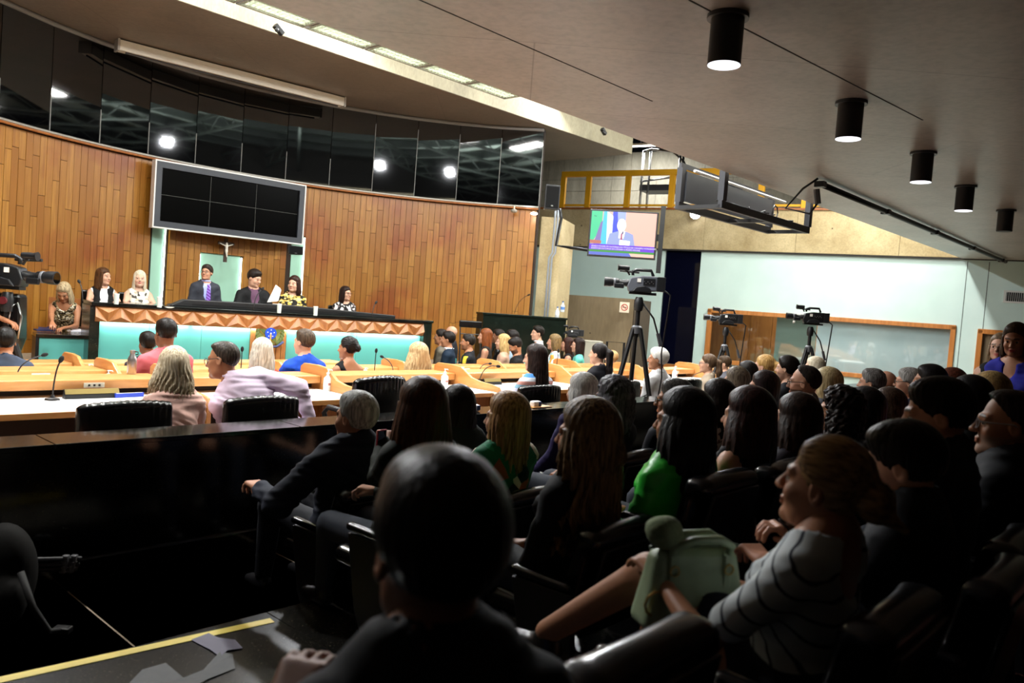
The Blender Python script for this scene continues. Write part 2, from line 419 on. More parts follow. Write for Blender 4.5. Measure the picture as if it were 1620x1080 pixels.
def person(label, head, face=137.7, floor=0., sit=True, fem=False, skin='light', hair=None, top=None, bottom='3a3f4a', hy=0, hp=0, hr=0, lean=0, slean=0,
           arms='lap', size=1., hres=.009, bres=.022, hdres=.008, glasses=None, beard=None, lips=None, fat=1., eyes=True, legs=None, curl=.45, hdir=None, group=None, shoe='17171a',
           shoulder=None, dress=None, belly=0., inner=None, tie=None, collar=None, crossed=False, nkl=.168):
    s = size; skin = SK.get(skin, skin); hair = hair or dict(style='short', c1='14100e', c2='2a211c')
    Hc = head[2]-floor; nk = nkl*s
    lt = .52*s; ph = math.radians(lean); ps = math.radians(slean)
    HM = rotm(hy, hp, hr)
    up = np.array([math.sin(ps), math.sin(ph)*math.cos(ps), math.cos(ph)*math.cos(ps)])
    nv = np.array([0, .03*s, 0])+nk*(.5*up+.5*np.array([0, 0, 1]))
    nv[1] += .02*s*math.sin(math.radians(hp)); 
    if sit:
        hs = Hc-nv[2]-.09-lt*up[2]
        if hs < .36: lt = max(.4, (Hc-nv[2]-.09-.36)/up[2]); hs = Hc-nv[2]-.09-lt*up[2]
        pel = np.array([0, 0, hs+.09])
    else: pel = np.array([0, 0, Hc-nv[2]-lt*up[2]]); hs = pel[2]-.1
    nb = pel+up*lt; hc = nb+nv
    c, sn = math.cos(math.radians(face-90)), math.sin(math.radians(face-90))
    org = Vector((head[0]-(c*hc[0]-sn*hc[1]), head[1]-(sn*hc[0]+c*hc[1]), floor))
    root = thing('person', label, 'person', org, math.radians(face-90), group)
    ex = np.array([math.cos(ps), 0, -math.sin(ps)]); ez = up; ey = np.cross(ez, ex); SM = np.stack([ex, ey, ez], 1)
    sw = (shoulder or (.170 if fem else .188))*s
    T = lambda x, y, z: pel+ex*x*s+ey*y*s+ez*z*lt
    P = []  # primitives: (tag, kind, args)
    P.append(('t', 'e', T(0, 0, .70), (sw*.86, (.105 if not fem else .092)*s*fat, .2*s), .05)); P.append(('t', 'e', T(0, .01+belly*.5, .33), ((.142 if not fem else .125)*s*fat, (.105+belly)*s*fat, .19*s), .06))
    P.append(('p', 'e', T(0, -.01, .02), (.165*s*fat, .125*s, .12*s), .05))
    if fem:
        for q in (-1, 1): P.append(('t', 'e', T(q*.075, .085, .63), (.055*s, .045*s, .058*s), .05))
    Sh = [nb-ez*.072*s+ex*q*sw*.93 for q in (-1, 1)]
    P.append(('t', 'c', Sh[0]*.88+Sh[1]*.12, Sh[1]*.88+Sh[0]*.12, (.058 if not fem else .048)*s, (.058 if not fem else .048)*s, .05))
    for q in (0, 1): P.append(('t', 'c', nb+ez*.02*s-ey*.015, Sh[q]*.8+nb*.2, .048*s, .044*s, .04))
    P.append(('n', 'c', nb-ez*.03, hc+HM@np.array([0, -.022, -.06])*s, (.058 if not fem else .05)*s, (.05 if not fem else .043)*s, .03))
    wr = []; el = []
    toloc = lambda v: np.array([c*(v[0]-org[0])+sn*(v[1]-org[1]), -sn*(v[0]-org[0])+c*(v[1]-org[1]), v[2]-floor])
    pre = dict(lap=((-.07, .27, hs+.14), (.07, .29, hs+.15)), desk=((-.13, .40, hs+.36), (.13, .40, hs+.36)), down=((-.25, .05, pel[2]-.12), (.25, .05, pel[2]-.12)), knee=((-.12, .36, hs+.15), (.12, .36, hs+.15)),
               chin=((-.1, .3, hs+.25), (.03, .16, Hc-.13)), arms=((-.24, .12, hs+.3), (.24, .12, hs+.3)))
    tg = pre[arms] if isinstance(arms, str) else [pre['lap' if sit else 'down'][i_] if v is None else (toloc(v) if isinstance(v, Vector) else v) for i_, v in enumerate(arms)]
    for q in (0, 1):
        sg = (-1, 1)[q]; pole = np.array([sg*.55, -.6, -.55])
        e_, w_ = ik(Sh[q], np.array(tg[q], float), .285*s, .25*s, pole); el.append(e_); wr.append(w_)
        ra = (.045 if not fem else .038)*s*fat
        P.append(('u%d' % q, 'c', Sh[q], e_, ra*1.12, ra*.9, .035)); P.append(('f%d' % q, 'c', e_, w_, ra*.92, ra*.58, .02))
    if sit:
        kn = [np.array([q*.1 if not crossed else q*.03, .44*s, max(hs, .36)+.06+(0 if not crossed or q < 0 else .1)]) for q in (-1, 1)]; an = [np.array([q*.1, .46*s, .1]) for q in (-1, 1)]
        if legs: kn = [np.array(v) for v in legs[0]]; an = [np.array(v) for v in legs[1]]
    else:
        kn = [np.array([q*.095, .02, pel[2]*.52]) for q in (-1, 1)]; an = [np.array([q*.1, -.02, .09]) for q in (-1, 1)]
    for q in (0, 1):
        hp_ = pel+ex*(-1, 1)[q]*.09*s-np.array([0, 0, .03])
        P.append(('l', 'c', hp_, kn[q], .085*s*fat, .06*s, .05)); P.append(('l', 'c', kn[q], an[q], .058*s, .04*s, .02))
    allp = np.array([p[2] for p in P if p[1] == 'e']+[x for p in P if p[1] == 'c' for x in p[2:4]]); LO = allp.min(0)-.26; HI = allp.max(0)+.26
    def fld(tags, infl, res, kk=1.):
        pr = [p for p in P if any(p[0].startswith(t) for t in tags)]
        al = np.array([p[2] for p in pr if p[1] == 'e']+[x for p in pr if p[1] == 'c' for x in p[2:4]]); f = Fld(al.min(0)-.25, al.max(0)+.25, res)
        for p in pr:
            if p[1] == 'e': f.ell(p[2], np.array(p[3])+infl+(.012 if p[0] == 'p' and infl > .007 else 0), p[4]*kk, M=SM)
            else: f.cone(p[2], p[3], p[4]+infl, p[5]+infl, p[6]*kk)
        return f
    # body: head, trunk, limbs and hands in one mesh
    hb = HM.T@(nb+ez*-.03-hc)/s
    hV, hQ = head_mesh(hres, fat if fat < 1.25 else 1.25, np.round(hb, 2)); hcol = head_colors(hV, skin, hair['c1'], beard, lips)
    parts = [(hc+(hV*s)@HM.T, hQ)]; cols = [hcol]
    legskin = bottom is None or (dress is not None)
    bf = fld(['t', 'p', 'n', 'u', 'f', 'l'] if legskin else ['t', 'p', 'n', 'u', 'f'], 0, bres); V, Q = bf.mesh(); parts.append((V, Q)); 
    base = np.array(lin(skin)[:3]); cols.append(np.repeat(base[None], len(V), 0))
    for q in (0, 1):
        d = wr[q]-el[q]; d = d/np.linalg.norm(d)
        if hdir and hdir[q] is not None: d = np.array(hdir[q], float); d /= np.linalg.norm(d)
        upv = np.array([0, 0, 1.]) if abs(d[2]) < .85 else np.array([0, 1., 0])
        z_ = upv-(upv@d)*d; z_ /= np.linalg.norm(z_); x_ = np.cross(d, z_)
        V, Q = hand_mesh((-1, 1)[q], curl if not isinstance(curl, tuple) else curl[q], hdres); parts.append((wr[q]+(V*s*(.95 if fem else 1.04))@np.stack([x_, d, z_], 1).T, Q)); cols.append(np.repeat(base[None]*np.array([[1, .95, .93]]), len(V), 0))
    V, Q = cat(parts); link('body', npmesh('body', V, Q, SKIN, np.concatenate(cols)), root)
    # hair
    hm = hairmat(hair['c1'], hair['c2'], hair.get('rough', .42), (90, 8, 60) if hair.get('style') == 'bun' else (90, 90, 5))
    V, Q = hair_mesh(hair, hair.get('res', hres if hres < .006 else max(.008, hres*1.05))); link('hair', npmesh('hair', hc+(V*s)@HM.T, Q, hm), root)
    if eyes:
        for q in (-1, 1):
            b = MB(); b.ball((0, 0, 0), .0118*s, 10, 8); o = b.build('eye', eyemat(), root, smooth=True)
            M4 = Matrix(HM.tolist()).to_4x4(); M4.translation = Vector(hc+HM@np.array([q*.031, .0755, -.001])*s); o.matrix_local = M4
    # clothing
    if top:
        tm = top['mat']; sl = top.get('sleeve', 1.); inf = top.get('inf', .011); tags = ['t']+(['p'] if top.get('hem', True) else [])
        Psave = list(P)
        for q in (0, 1):
            if sl > 0:
                u_ = min(1, sl*2); P.append(('su', 'c', Sh[q], Sh[q]+(el[q]-Sh[q])*u_, (.044 if not fem else .037)*s*fat*1.12, (.043 if not fem else .036)*s*fat*(1.15 if sl < 1 else 1.), .035))
                if sl > .5: v_ = (sl-.5)*2*.93; P.append(('su', 'c', el[q], el[q]+(wr[q]-el[q])*v_, .041*s*fat, .033*s, .02))
        f = fld(tags+(['su'] if sl > 0 else []), inf, top.get('res', bres*.7))
        X, Y, Zz = f.full()
        fo = top.get('fold', .004); f.f = (f.f+fo*(np.sin(X*31+9*np.sin(Zz*17+X*5))*np.sin(Zz*23+Y*29)+.6*np.sin(Zz*47+Y*21+X*13))).astype(np.float32)
        nr = top.get('neck', .078)*s; f.ell(nb+ez*.035*s+ey*top.get('nf', .02), (nr, nr*.95, .07*s), .008, sub=True, M=SM)
        if sl == 0:
            for q in (-1, 1): f.ell(Sh[0 if q < 0 else 1]+ex*q*.03*s-ez*.02, (.062*s, .12*s, .1*s), .01, sub=True, M=SM)
        if top.get('v'): f.ell(nb+ey*.13*s-ez*top['v']*s*.45, (.055*s, .09*s, top['v']*s), .01, sub=True, M=SM)
        if top.get('straps'): f.ell(nb+ez*.06*s, (.085*s, .3, .13*s), .01, sub=True, M=SM)
        if top.get('back'): f.ell(nb-ey*.13*s-ez*.02, (top['back']*s, .09*s, top['back']*1.2*s), .01, sub=True, M=SM)
        if top.get('oneshoulder'):
            f.cone(nb+ex*.02+ez*.02-ey*.1, nb+ex*.3*s-ez*.22*s-ey*.1, .12*s, .12*s, .01, sub=True)
        V, Q = f.mesh(); link(top.get('name', 'shirt'), npmesh('shirt', V, Q, tm), root); P[:] = Psave
    if inner:
        f = fld(['t'], .004, bres*.8); nr = .064*s; f.ell(nb+ez*.045*s+ey*.01, (nr, nr, .07*s), .006, sub=True, M=SM); V, Q = f.mesh(); link('inner_shirt', npmesh('inner_shirt', V, Q, inner), root)
    if collar:
        b = MB(); ring = []
        for i in range(15):
            a_ = math.pi*(.62+1.76*i/14) if True else 0
            ring.append(nb+ez*(.045*s+.012*math.cos(a_))*1.+ex*.068*s*math.sin(a_)*1.0-ey*(-.068*s*math.cos(a_)*1.)-ey*.0+ez*(-.02*(1+math.cos(a_))*.5))
        b.tube(ring, .013*s, 8); b.build('collar', collar, root, smooth=True)
    if tie:
        b = MB(); pts = [T(0, .135, .97), T(0, .148, .9), T(0, .158, .7), T(0, .16, .35)]
        for i, (p_, w_) in enumerate(zip(pts, (.022, .016, .03, .036))): pts[i] = (p_-ex*w_, p_+ex*w_)
        for i in range(3): b.prism([pts[i][0], pts[i][1], pts[i+1][1], pts[i+1][0]], tuple(ey*.012))
        b.build('tie', tie, root)
    if dress:
        f = fld(['p'], .02, bres)
        if sit:
            for q in (0, 1): f.cone(pel, kn[q]*.85+pel*.15, .12*s, .085*s, .08)
        else: f.cone(pel, (0, .02, pel[2]-.38), .15*s, .17*s, .05)
        V, Q = f.mesh(); link('skirt', npmesh('skirt', V, Q, dress), root)
    elif bottom is not None:
        bm_ = bottom if not isinstance(bottom, str) else cloth('trousers_'+bottom, bottom)
        f = fld(['l', 'p'], .006, bres*1.25); V, Q = f.mesh(); link('trousers', npmesh('trousers', V, Q, bm_), root)
    for q in (0, 1):
        b = MB(); f = Fld(an[q]-.2, an[q]+.25, .025); f.cone(an[q]+np.array([0, -.02, -.055]), an[q]+np.array([0, .14, -.065]), .042, .036, .02); f.cone(an[q], an[q]+np.array([0, -.01, -.05]), .04, .042, .02)
        V, Q = f.mesh(); link('shoe', npmesh('shoe', V, Q, plain('shoe_'+shoe, shoe, .35)), root)
    if glasses:
        b = MB()
        H = lambda x, y, z: hc+HM@np.array([x, y, z])*s
        for q in (-1, 1):
            b.tube([H(q*.033+.026*math.cos(t_*math.pi/6), .105-.006*abs(math.cos(t_*math.pi/6)), -.003+.019*math.sin(t_*math.pi/6)) for t_ in range(12)], .0022*s, 5, closed=True)
            b.tube([H(q*.058, .1, .004), H(q*.078, .06, .006), H(q*.083, -.005, .01), H(q*.08, -.03, -.005)], .0025*s, 5)
        b.tube([H(-.009, .108, .0), H(.009, .108, .0)], .0025*s, 5); b.build('glasses', glasses if not isinstance(glasses, str) else plain('glasses_'+glasses, glasses, .3), root)
    root['_h'] = 0
    del root['_h']
    return root, dict(hc=hc, HM=HM, nb=nb, pel=pel, wr=wr, el=el, s=s, SM=SM, T=T)
# ------------------------------------------------------------------ surfaces of the hall
def concrete(name, c1, c2, rough=.75, holes=True, sc=1.2, streak=(1, 1, 1), joint=None):
    k = NT(name); v = k.coord(streak); n1 = k.n('TexNoise', Scale=sc, Detail=9, Roughness=.65); k.l(v, n1.inputs['Vector'])
    c = k.ramp(n1.outputs[0], [(.32, c1), (.68, c2)])
    n2 = k.n('TexNoise', Scale=sc*22, Detail=4); k.l(v, n2.inputs['Vector'])
    mx = k.n('MixRGB', blend_type='MULTIPLY'); mx.inputs[0].default_value = .45; k.l(c, mx.inputs[1]); k.l(k.ramp(n2.outputs[0], [(.3, (.6, .6, .6)), (.6, (1, 1, 1))]), mx.inputs[2])
    out = mx.outputs[0]
    if joint:   # formwork joints: rectangular boards
        br = k.n('TexBrick', Scale=1.0); br.inputs['Color1'].default_value = (1, 1, 1, 1); br.inputs['Color2'].default_value = (.93, .92, .9, 1); br.inputs['Mortar'].default_value = (.55, .52, .5, 1)
        br.inputs['Mortar Size'].default_value = joint[2]; br.inputs['Brick Width'].default_value = joint[0]; br.inputs['Row Height'].default_value = joint[1]; br.offset = .37
        k.l(k.coord((1, 1, 1), rot=joint[3] if len(joint) > 3 else (0, 0, 0)), br.inputs['Vector'])
        m2 = k.n('MixRGB', blend_type='MULTIPLY'); m2.inputs[0].default_value = .8; k.l(out, m2.inputs[1]); k.l(br.outputs[0], m2.inputs[2]); out = m2.outputs[0]
    if holes:
        vo = k.n('TexVoronoi', Scale=1.7); vo.feature = 'F1'; vo.inputs['Randomness'].default_value = .25; k.l(k.coord(), vo.inputs['Vector'])
        m3 = k.n('MixRGB', blend_type='MULTIPLY'); m3.inputs[0].default_value = 1; k.l(out, m3.inputs[1]); k.l(k.ramp(vo.outputs['Distance'], [(.03, (.2, .18, .15)), (.045, (1, 1, 1))]), m3.inputs[2]); out = m3.outputs[0]
    k.l(out, k.b.inputs['Base Color']); k.b.inputs['Roughness'].default_value = rough; k.bump(n1.outputs[0], .25, .02); return k.m
M_CONC = concrete('concrete_beige', 'a8946a', 'cdbb92', .8)
M_CONC2 = concrete('concrete_grey', '7d7a6d', 'a7a394', .8, streak=(1, 1, .25), joint=(2.2, .9, .012, (math.pi/2, 0, 0)))
M_SLAB = concrete('concrete_soffit', 'a09388', 'b8aaa0', .34, holes=False, sc=.8, joint=(6.5, 1.9, .006))
M_STAGEC = concrete('concrete_stage_soffit', '6c5e50', '7e6f60', .45, holes=False, sc=.9, joint=(4.5, 2.4, .006))
M_FASC = concrete('concrete_fascia', '97907a', 'b0a88e', .8, holes=False, sc=2, streak=(1, 1, .3))
M_BROWN = concrete('concrete_brown', '75654c', '86755a', .7, sc=.9, streak=(1, 1, .2))
M_MINT = noisy('mint_paint', 'cbe4df', 'd2eae5', 1.5, .55, bump=.05)
M_DARKW = plain('dark_wall', '2a2723', .8)
M_BLACKG = plain('black_glass', '020203', .03, spec=1.); M_BLACKG.node_tree.nodes['Principled BSDF'].inputs['IOR'].default_value = 1.6
def granite(name, base, flecks, rough=.12, sc=90):
    k = NT(name); v = k.coord(); vo = k.n('TexNoise', Scale=sc, Detail=3, Roughness=.7); k.l(v, vo.inputs['Vector']); n2 = k.n('TexNoise', Scale=6, Detail=3); k.l(v, n2.inputs['Vector'])
    c = k.ramp(vo.outputs[0], [(.5, base), (.62, base), (.68, flecks)]); mx = k.n('MixRGB', blend_type='MULTIPLY'); mx.inputs[0].default_value = .5
    k.l(c, mx.inputs[1]); k.l(k.ramp(n2.outputs[0], [(.35, (.5, .5, .5)), (.65, (1, 1, 1))]), mx.inputs[2]); k.l(mx.outputs[0], k.b.inputs['Base Color']); k.b.inputs['Roughness'].default_value = rough; return k.m
M_GRAN = granite('black_granite', '0c0d0c', '3d3b2e'); M_GRAN_G = granite('green_granite', '141d18', '46503f', .2, 60)
M_FLOOR = granite('floor_granite', '171410', '6a6252', .22, 110)
M_CARPET = noisy('plenary_floor', '8a7c6a', '9a8b78', 30, .8, bump=.2)
def wood(name, c1, c2, c3, sc=1., rough=.38, stretch=(14, 14, 1.2), rand=True, coat=.15, use='pos'):
    k = NT(name); g = k.n('NewGeometry'); mp = k.n('Mapping'); mp.inputs['Scale'].default_value = tuple(x*sc for x in stretch)
    oi = k.n('ObjectInfo'); ad = k.n('VectorMath'); ad.operation = 'ADD'
    sc_ = k.n('VectorMath'); sc_.operation = 'SCALE'; sc_.inputs['Scale'].default_value = 37.
    cb = k.n('CombineXYZ'); k.l(oi.outputs['Random'], cb.inputs[0]); k.l(oi.outputs['Random'], cb.inputs[1]); k.l(cb.outputs[0], sc_.inputs[0])
    if use == 'pos': k.l(g.outputs['Position'], ad.inputs[0])
    else: t = k.n('TexCoord'); k.l(t.outputs['Object'], ad.inputs[0])
    k.l(sc_.outputs[0], ad.inputs[1]); k.l(ad.outputs[0], mp.inputs[0])
    n1 = k.n('TexNoise', Scale=1., Detail=6, Roughness=.6, Distortion=.4); k.l(mp.outputs[0], n1.inputs['Vector'])
    col = k.ramp(n1.outputs[0], [(.3, c1), (.7, c2)])
    if rand:
        mx = k.n('MixRGB', blend_type='MIX'); k.l(oi.outputs['Random'], mx.inputs[0]); mr = k.n('MapRange'); mr.inputs['To Max'].default_value = 1.; k.l(oi.outputs['Random'], mr.inputs[0]); k.l(mr.outputs[0], mx.inputs[0])
        k.l(col, mx.inputs[1]); mx.inputs[2].default_value = lin(c3); col = mx.outputs[0]
    k.l(col, k.b.inputs['Base Color']); k.b.inputs['Roughness'].default_value = rough; k.b.inputs['Coat Weight'].default_value = coat; k.b.inputs['Coat Roughness'].default_value = .25
    k.bump(n1.outputs[0], .08, .003); return k
kw = wood('wall_boards', '8a581c', 'b68034', '8f5916', stretch=(22, 22, 1.6))
# worn, reddened patches low on the boards
_g = kw.n('NewGeometry'); _n = kw.n('TexNoise', Scale=.9, Detail=5); kw.l(_g.outputs['Position'], _n.inputs['Vector'])
_m = kw.n('MixRGB', blend_type='MULTIPLY'); kw.l(kw.ramp(_n.outputs[0], [(.5, (0, 0, 0)), (.66, (1, 1, 1))]), _m.inputs[0]); _l = kw.b.inputs['Base Color'].links[0].from_socket; kw.l(_l, _m.inputs[1]); _m.inputs[2].default_value = (.78, .5, .38, 1); kw.l(_m.outputs[0], kw.b.inputs['Base Color'])
M_BOARD = kw.m
M_DESK = wood('desk_wood', 'b87a3c', 'd2965a', 'd79b56', stretch=(3, 3, 20), rand=False).m
M_DESKD = wood('desk_wood_dark', '8a4f22', 'a9662e', '8a4f22', rand=False).m
M_FRAME = wood('frame_wood', 'a8662c', 'c98442', 'b87434', rand=False).m
M_ROST = wood('rostrum_wood', '8c5628', 'b47a48', 'a86a36', rand=False).m
M_WHITE = plain('white_laminate', 'f2efe9', .45); M_CREAM = plain('cream_paint', 'cfc6b4', .6)
M_TEAL = plain('teal_laminate', '54a29b', .45); M_BLK = plain('black_metal', '0e0e10', .4); M_BLKP = plain('black_plastic', '141416', .45)
M_STEEL = plain('steel', '9a9a9a', .3, 1.); M_GREYM = plain('grey_metal', '4c5058', .5); M_YEL = plain('yellow_paint', 'dda216', .5); M_LEATH = noisy('black_leather', '050506', '0b0b0d', 40, .24, bump=.1, dist=.002)
M_GLASS = plain('glass_grey', '1c2226', .04)

# hall dimensions
SL_Z, SL_B = 3.6, 4.9; ST_Z, ST_B = 5.38, 10.6; CC, CR = (6.74, 6.92), 6.83; WT = 3.75
def arc(deg, r=CR): return CC[0]+r*math.cos(math.radians(deg)), CC[1]+r*math.sin(math.radians(deg))
def wall_angle(x, y, z):   # angle on the curved wall for a sight line at level z
    a, b, _ = abz(onz(x, y, z)); return math.degrees(math.atan2(b-CC[1], a-CC[0]))
def hbox(mb, a0, a1, b0, b1, z0, z1):
    pts = [W(a0, b0, z0), W(a1, b0, z0), W(a1, b1, z0), W(a0, b1, z0)]; mb.prism(pts, (0, 0, z1-z0)); return mb
# --- floors
fl = MB(); hbox(fl, -5, 23, 3.2, 7.4, -.3, 0); o = fl.build('floor', M_CARPET); struct(o, 'dark floor between the barrier and the first desks')
for i, (b0, b1, z) in enumerate(((7.4, 8.95, -.10), (8.95, 18, -.18))): struct(hbox(MB(), -5, 24, b0, b1, -.3, z).build('floor_plenary', M_CARPET))
gfl = thing('floor_gallery', None, None); struct(gfl, 'black granite stepped floor of the public gallery')
LEV = [(3.35, 4.62, 0.), (1.98, 3.35, .18), (.68, 1.98, .36), (-4, .68, .54)]
for b0, b1, z in LEV:
    hbox(MB(), -5, 21.5, b0, b1-.004, z-.6, z-.006).build('step_base', plain('grout', '6b655a', .8), gfl)
    tw = 1.25; off = {0.: .36, .18: .82, .36: .1, .54: .5}[z]
    a = -5+off
    while a < 9.5:
        hbox(MB(), a+.004, a+tw-.004, b0+.004 if b0 > -3 else -1.2, b1-.001, z-.03, z).build('tile', M_FLOOR, gfl); a += tw
    hbox(MB(), a+.004, 21.5, b0, b1-.002, z-.03, z-.001).build('tile', M_FLOOR, gfl)
hbox(MB(), 3.4, 9, -2, .66, .54, .548).build('carpet', noisy('aisle_carpet', '4a2418', '5e3020', 40, .9), gfl)
# --- barrier between gallery and plenary
bar = thing('gallery_barrier', 'long low black granite barrier in front of the gallery seats', 'barrier')
hbox(MB(), -3, 15, 4.63, 4.87, -.1, .80).build('panel', M_GRAN, bar, bevel=.004)
for i, a in enumerate(np.arange(-3, 15, 1.5)): hbox(MB(), a+.002, a+1.498, 4.58, 4.9, .80, .83).build('coping', M_GRAN, bar, bevel=.004)
for i, a in enumerate(np.arange(-2.64, 15, 1.25)): hbox(MB(), a+.003, a+1.247, 4.612, 4.63, .0, .16).build('skirting', M_GRAN, bar, bevel=.003)
hbox(MB(), -3, 15, 4.612, 4.628, .161, .172).build('metal_strip', M_STEEL, bar)
# --- curved wooden stage wall
ws = thing('wall_stage', None, None); struct(ws, 'curved wall of staggered vertical wooden boards behind the rostrum')
A0, A1 = 142., 34.6
seg = MB()
N = 60
for i in range(N):
    t0, t1 = A0+(A1-A0)*i/N, A0+(A1-A0)*(i+1)/N
    p = [W(*arc(t0, CR+.12), -.2), W(*arc(t1, CR+.12), -.2), W(*arc(t1, CR+.3), -.2), W(*arc(t0, CR+.3), -.2)]; seg.prism(p[::-1], (0, 0, ST_Z+.2))
seg.build('backing', plain('wall_backing', '2b1c10', .8), ws)
strips = []
for (xa, xb, yb, ztop) in ((243, 261, 400, None), (463, 481, 400, None)):
    strips.append((wall_angle(xa, 258 if xa < 300 else 293, WT), wall_angle(xb, 258 if xa < 300 else 295, WT), 3.0))
def wang_d(x, y, D=None):
    # sight line against the cylinder
    d = ray(x, y); da = float(d[:2]@AU); db = float(d[:2]@AN); A = da*da+db*db; Bq = -2*(da*CC[0]+db*CC[1]); Cq = CC[0]**2+CC[1]**2-CR**2
    t = (-Bq+math.sqrt(Bq*Bq-4*A*Cq))/(2*A); return math.degrees(math.atan2(t*db-CC[1], t*da-CC[0])), CZ+t*float(d[2])
strips = [(wang_d(244, 420)[0], wang_d(262, 420)[0], wang_d(252, 360)[1]+.1), (wang_d(462, 425)[0], wang_d(480, 425)[0], wang_d(470, 380)[1]+.1)]
niche = (wang_d(320, 425)[0], wang_d(383, 425)[0], wang_d(350, 402)[1])
bw = .115; dth = math.degrees(bw/CR); ub = MB(); ub.box((0, 0, 0), (1, 1, 1)); ubm = ub.mesh('board', M_BOARD)
rb = random.Random(3); th = A0; np_ = 0
while th > A1+dth*.5:
    tc = th-dth/2; z0 = .3; top = WT-.03
    for (t0, t1, zt) in strips+[niche]:
        if t1-dth*.45 < tc < t0+dth*.45: z0 = max(z0, zt)
    z = z0 if z0 > .5 else z0-rb.random()*.8
    while z < top-.02:
        L = rb.uniform(.55, 1.45); z1 = min(z+L, top)
        if top-z1 < .25: z1 = top
        zz = max(z, .3)
        if z1-zz > .05:
            a, b = arc(tc); o = link('board', ubm, ws); o.location = W(a, b, (zz+z1)/2); o.location += Vector((*(AU*math.cos(math.radians(tc))+AN*math.sin(math.radians(tc))), 0))*(.09+rb.random()*.006)
            o.rotation_euler.z = ANG+math.radians(tc-90); o.scale = (bw-.005, .05, z1-zz-.007); np_ += 1
        z = z1
    th -= dth
# lit recesses of the wall: mint panel with a light line down its inner edge
M_NICHE = plain('niche_mint', '9cc9b4', .6); M_LED = plain('led_strip', 'ffffff', .5, emit='f2fff4', es=7.)
for i, (t0, t1, zt) in enumerate(strips+[niche]):
    mb = MB(); n_ = 4
    for j in range(n_):
        u0, u1 = t0+(t1-t0)*j/n_, t0+(t1-t0)*(j+1)/n_
        mb.prism([W(*arc(u0, CR+.112), .4), W(*arc(u1, CR+.112), .4), W(*arc(u1, CR+.125), .4), W(*arc(u0, CR+.125), .4)][::-1], (0, 0, zt-.4))
    mb.build('recess_panel', M_NICHE, ws)
    for te, sgn in ((t0, -1), (t1, 1)):
        if i < 2 and sgn < 0: continue
        e = te-sgn*.13
        MB().tube([W(*arc(e, CR+.095), .5), W(*arc(e, CR+.095), zt-.03)], .012, 6).build('led_line', M_LED, ws)
# --- band of black glass panels above the boards
wu = thing('wall_upper', None, None); struct(wu, 'band of tall black glass panels above the wooden wall')
NP = 15; dA = (A0-A1)/NP; RG = CR+.0
for i in range(NP):
    t0, t1 = A0-dA*i, A0-dA*(i+1); g = .05
    p0, p1 = W(*arc(t0-g, RG), WT+.05), W(*arc(t1+g, RG), WT+.05)
    nrm = Vector((*(AU*math.cos(math.radians((t0+t1)/2))+AN*math.sin(math.radians((t0+t1)/2))), 0))
    MB().prism([p0, p1, p1+nrm*.02, p0+nrm*.02][::-1], (0, 0, ST_Z-WT-.12)).build('glass_panel', M_BLACKG, wu)
    if i % 1 == 0: MB().tube([W(*arc(t1, RG-.006), WT+.05), W(*arc(t1, RG-.006), WT+.05+(ST_Z-WT-.15)*(.9 if i > 9 else .35))], .006, 5).build('joint', plain('joint_grey', '8d8d88', .5), wu)
pts = [W(*arc(A0+(A1-A0)*i/40, RG-.01), 0) for i in range(41)]
up = lambda z: [p+Vector((0, 0, z)) for p in pts]
MB().tube(up(WT+.025), .022, 6).build('trim_bottom', plain('alu', 'b9b5ac', .4, .6), wu, smooth=True)
MB().tube(up(WT-.01), .02, 6).build('trim_wood', M_DESKD, wu, smooth=True)
MB().tube(up(ST_Z-.035), .04, 6).build('trim_top', plain('grey_trim', '77736e', .6), wu, smooth=True)
# --- stage ceiling with its lit fascia
cs = hbox(MB(), -6, 15.2, ST_B, 17.5, ST_Z, ST_Z+.25).build('ceiling_stage', M_STAGEC); struct(cs, 'brown concrete ceiling over the stage')
fa = hbox(MB(), -6, 15.2, ST_B-.02, ST_B+.3, ST_Z+.004, ST_Z+1.5).build('trim_1', M_FASC); struct(fa, 'pale concrete edge beam over the stage')
# --- soffit of the upper gallery over the seats
sl = hbox(MB(), -6, 26, -6, SL_B, SL_Z, SL_Z+.35).build('ceiling_gallery', M_SLAB); struct(sl, 'brown concrete soffit over the gallery')
for (x0, y0), (x1, y1) in (((655, -4), (1032, 160)), ((1090, 0), (1460, 190))):
    _p, _q = onz(x0, y0, SL_Z), onz(x1, y1, SL_Z); _d = (_q-_p).normalized(); _s = Vector((-_d.y, _d.x, 0))*.006
    MB().prism([_p-_s, _q-_s, _q+_s, _p+_s], (0, 0, -.002)).build('joint', plain('soffit_joint', '2a241f', .9), sl)
pp = hbox(MB(), -6, 22, SL_B-.16, SL_B-.01, SL_Z+.35, SL_Z+1.3).build('wall_parapet', M_FASC); struct(pp, 'upper gallery parapet')
rm = 2.4
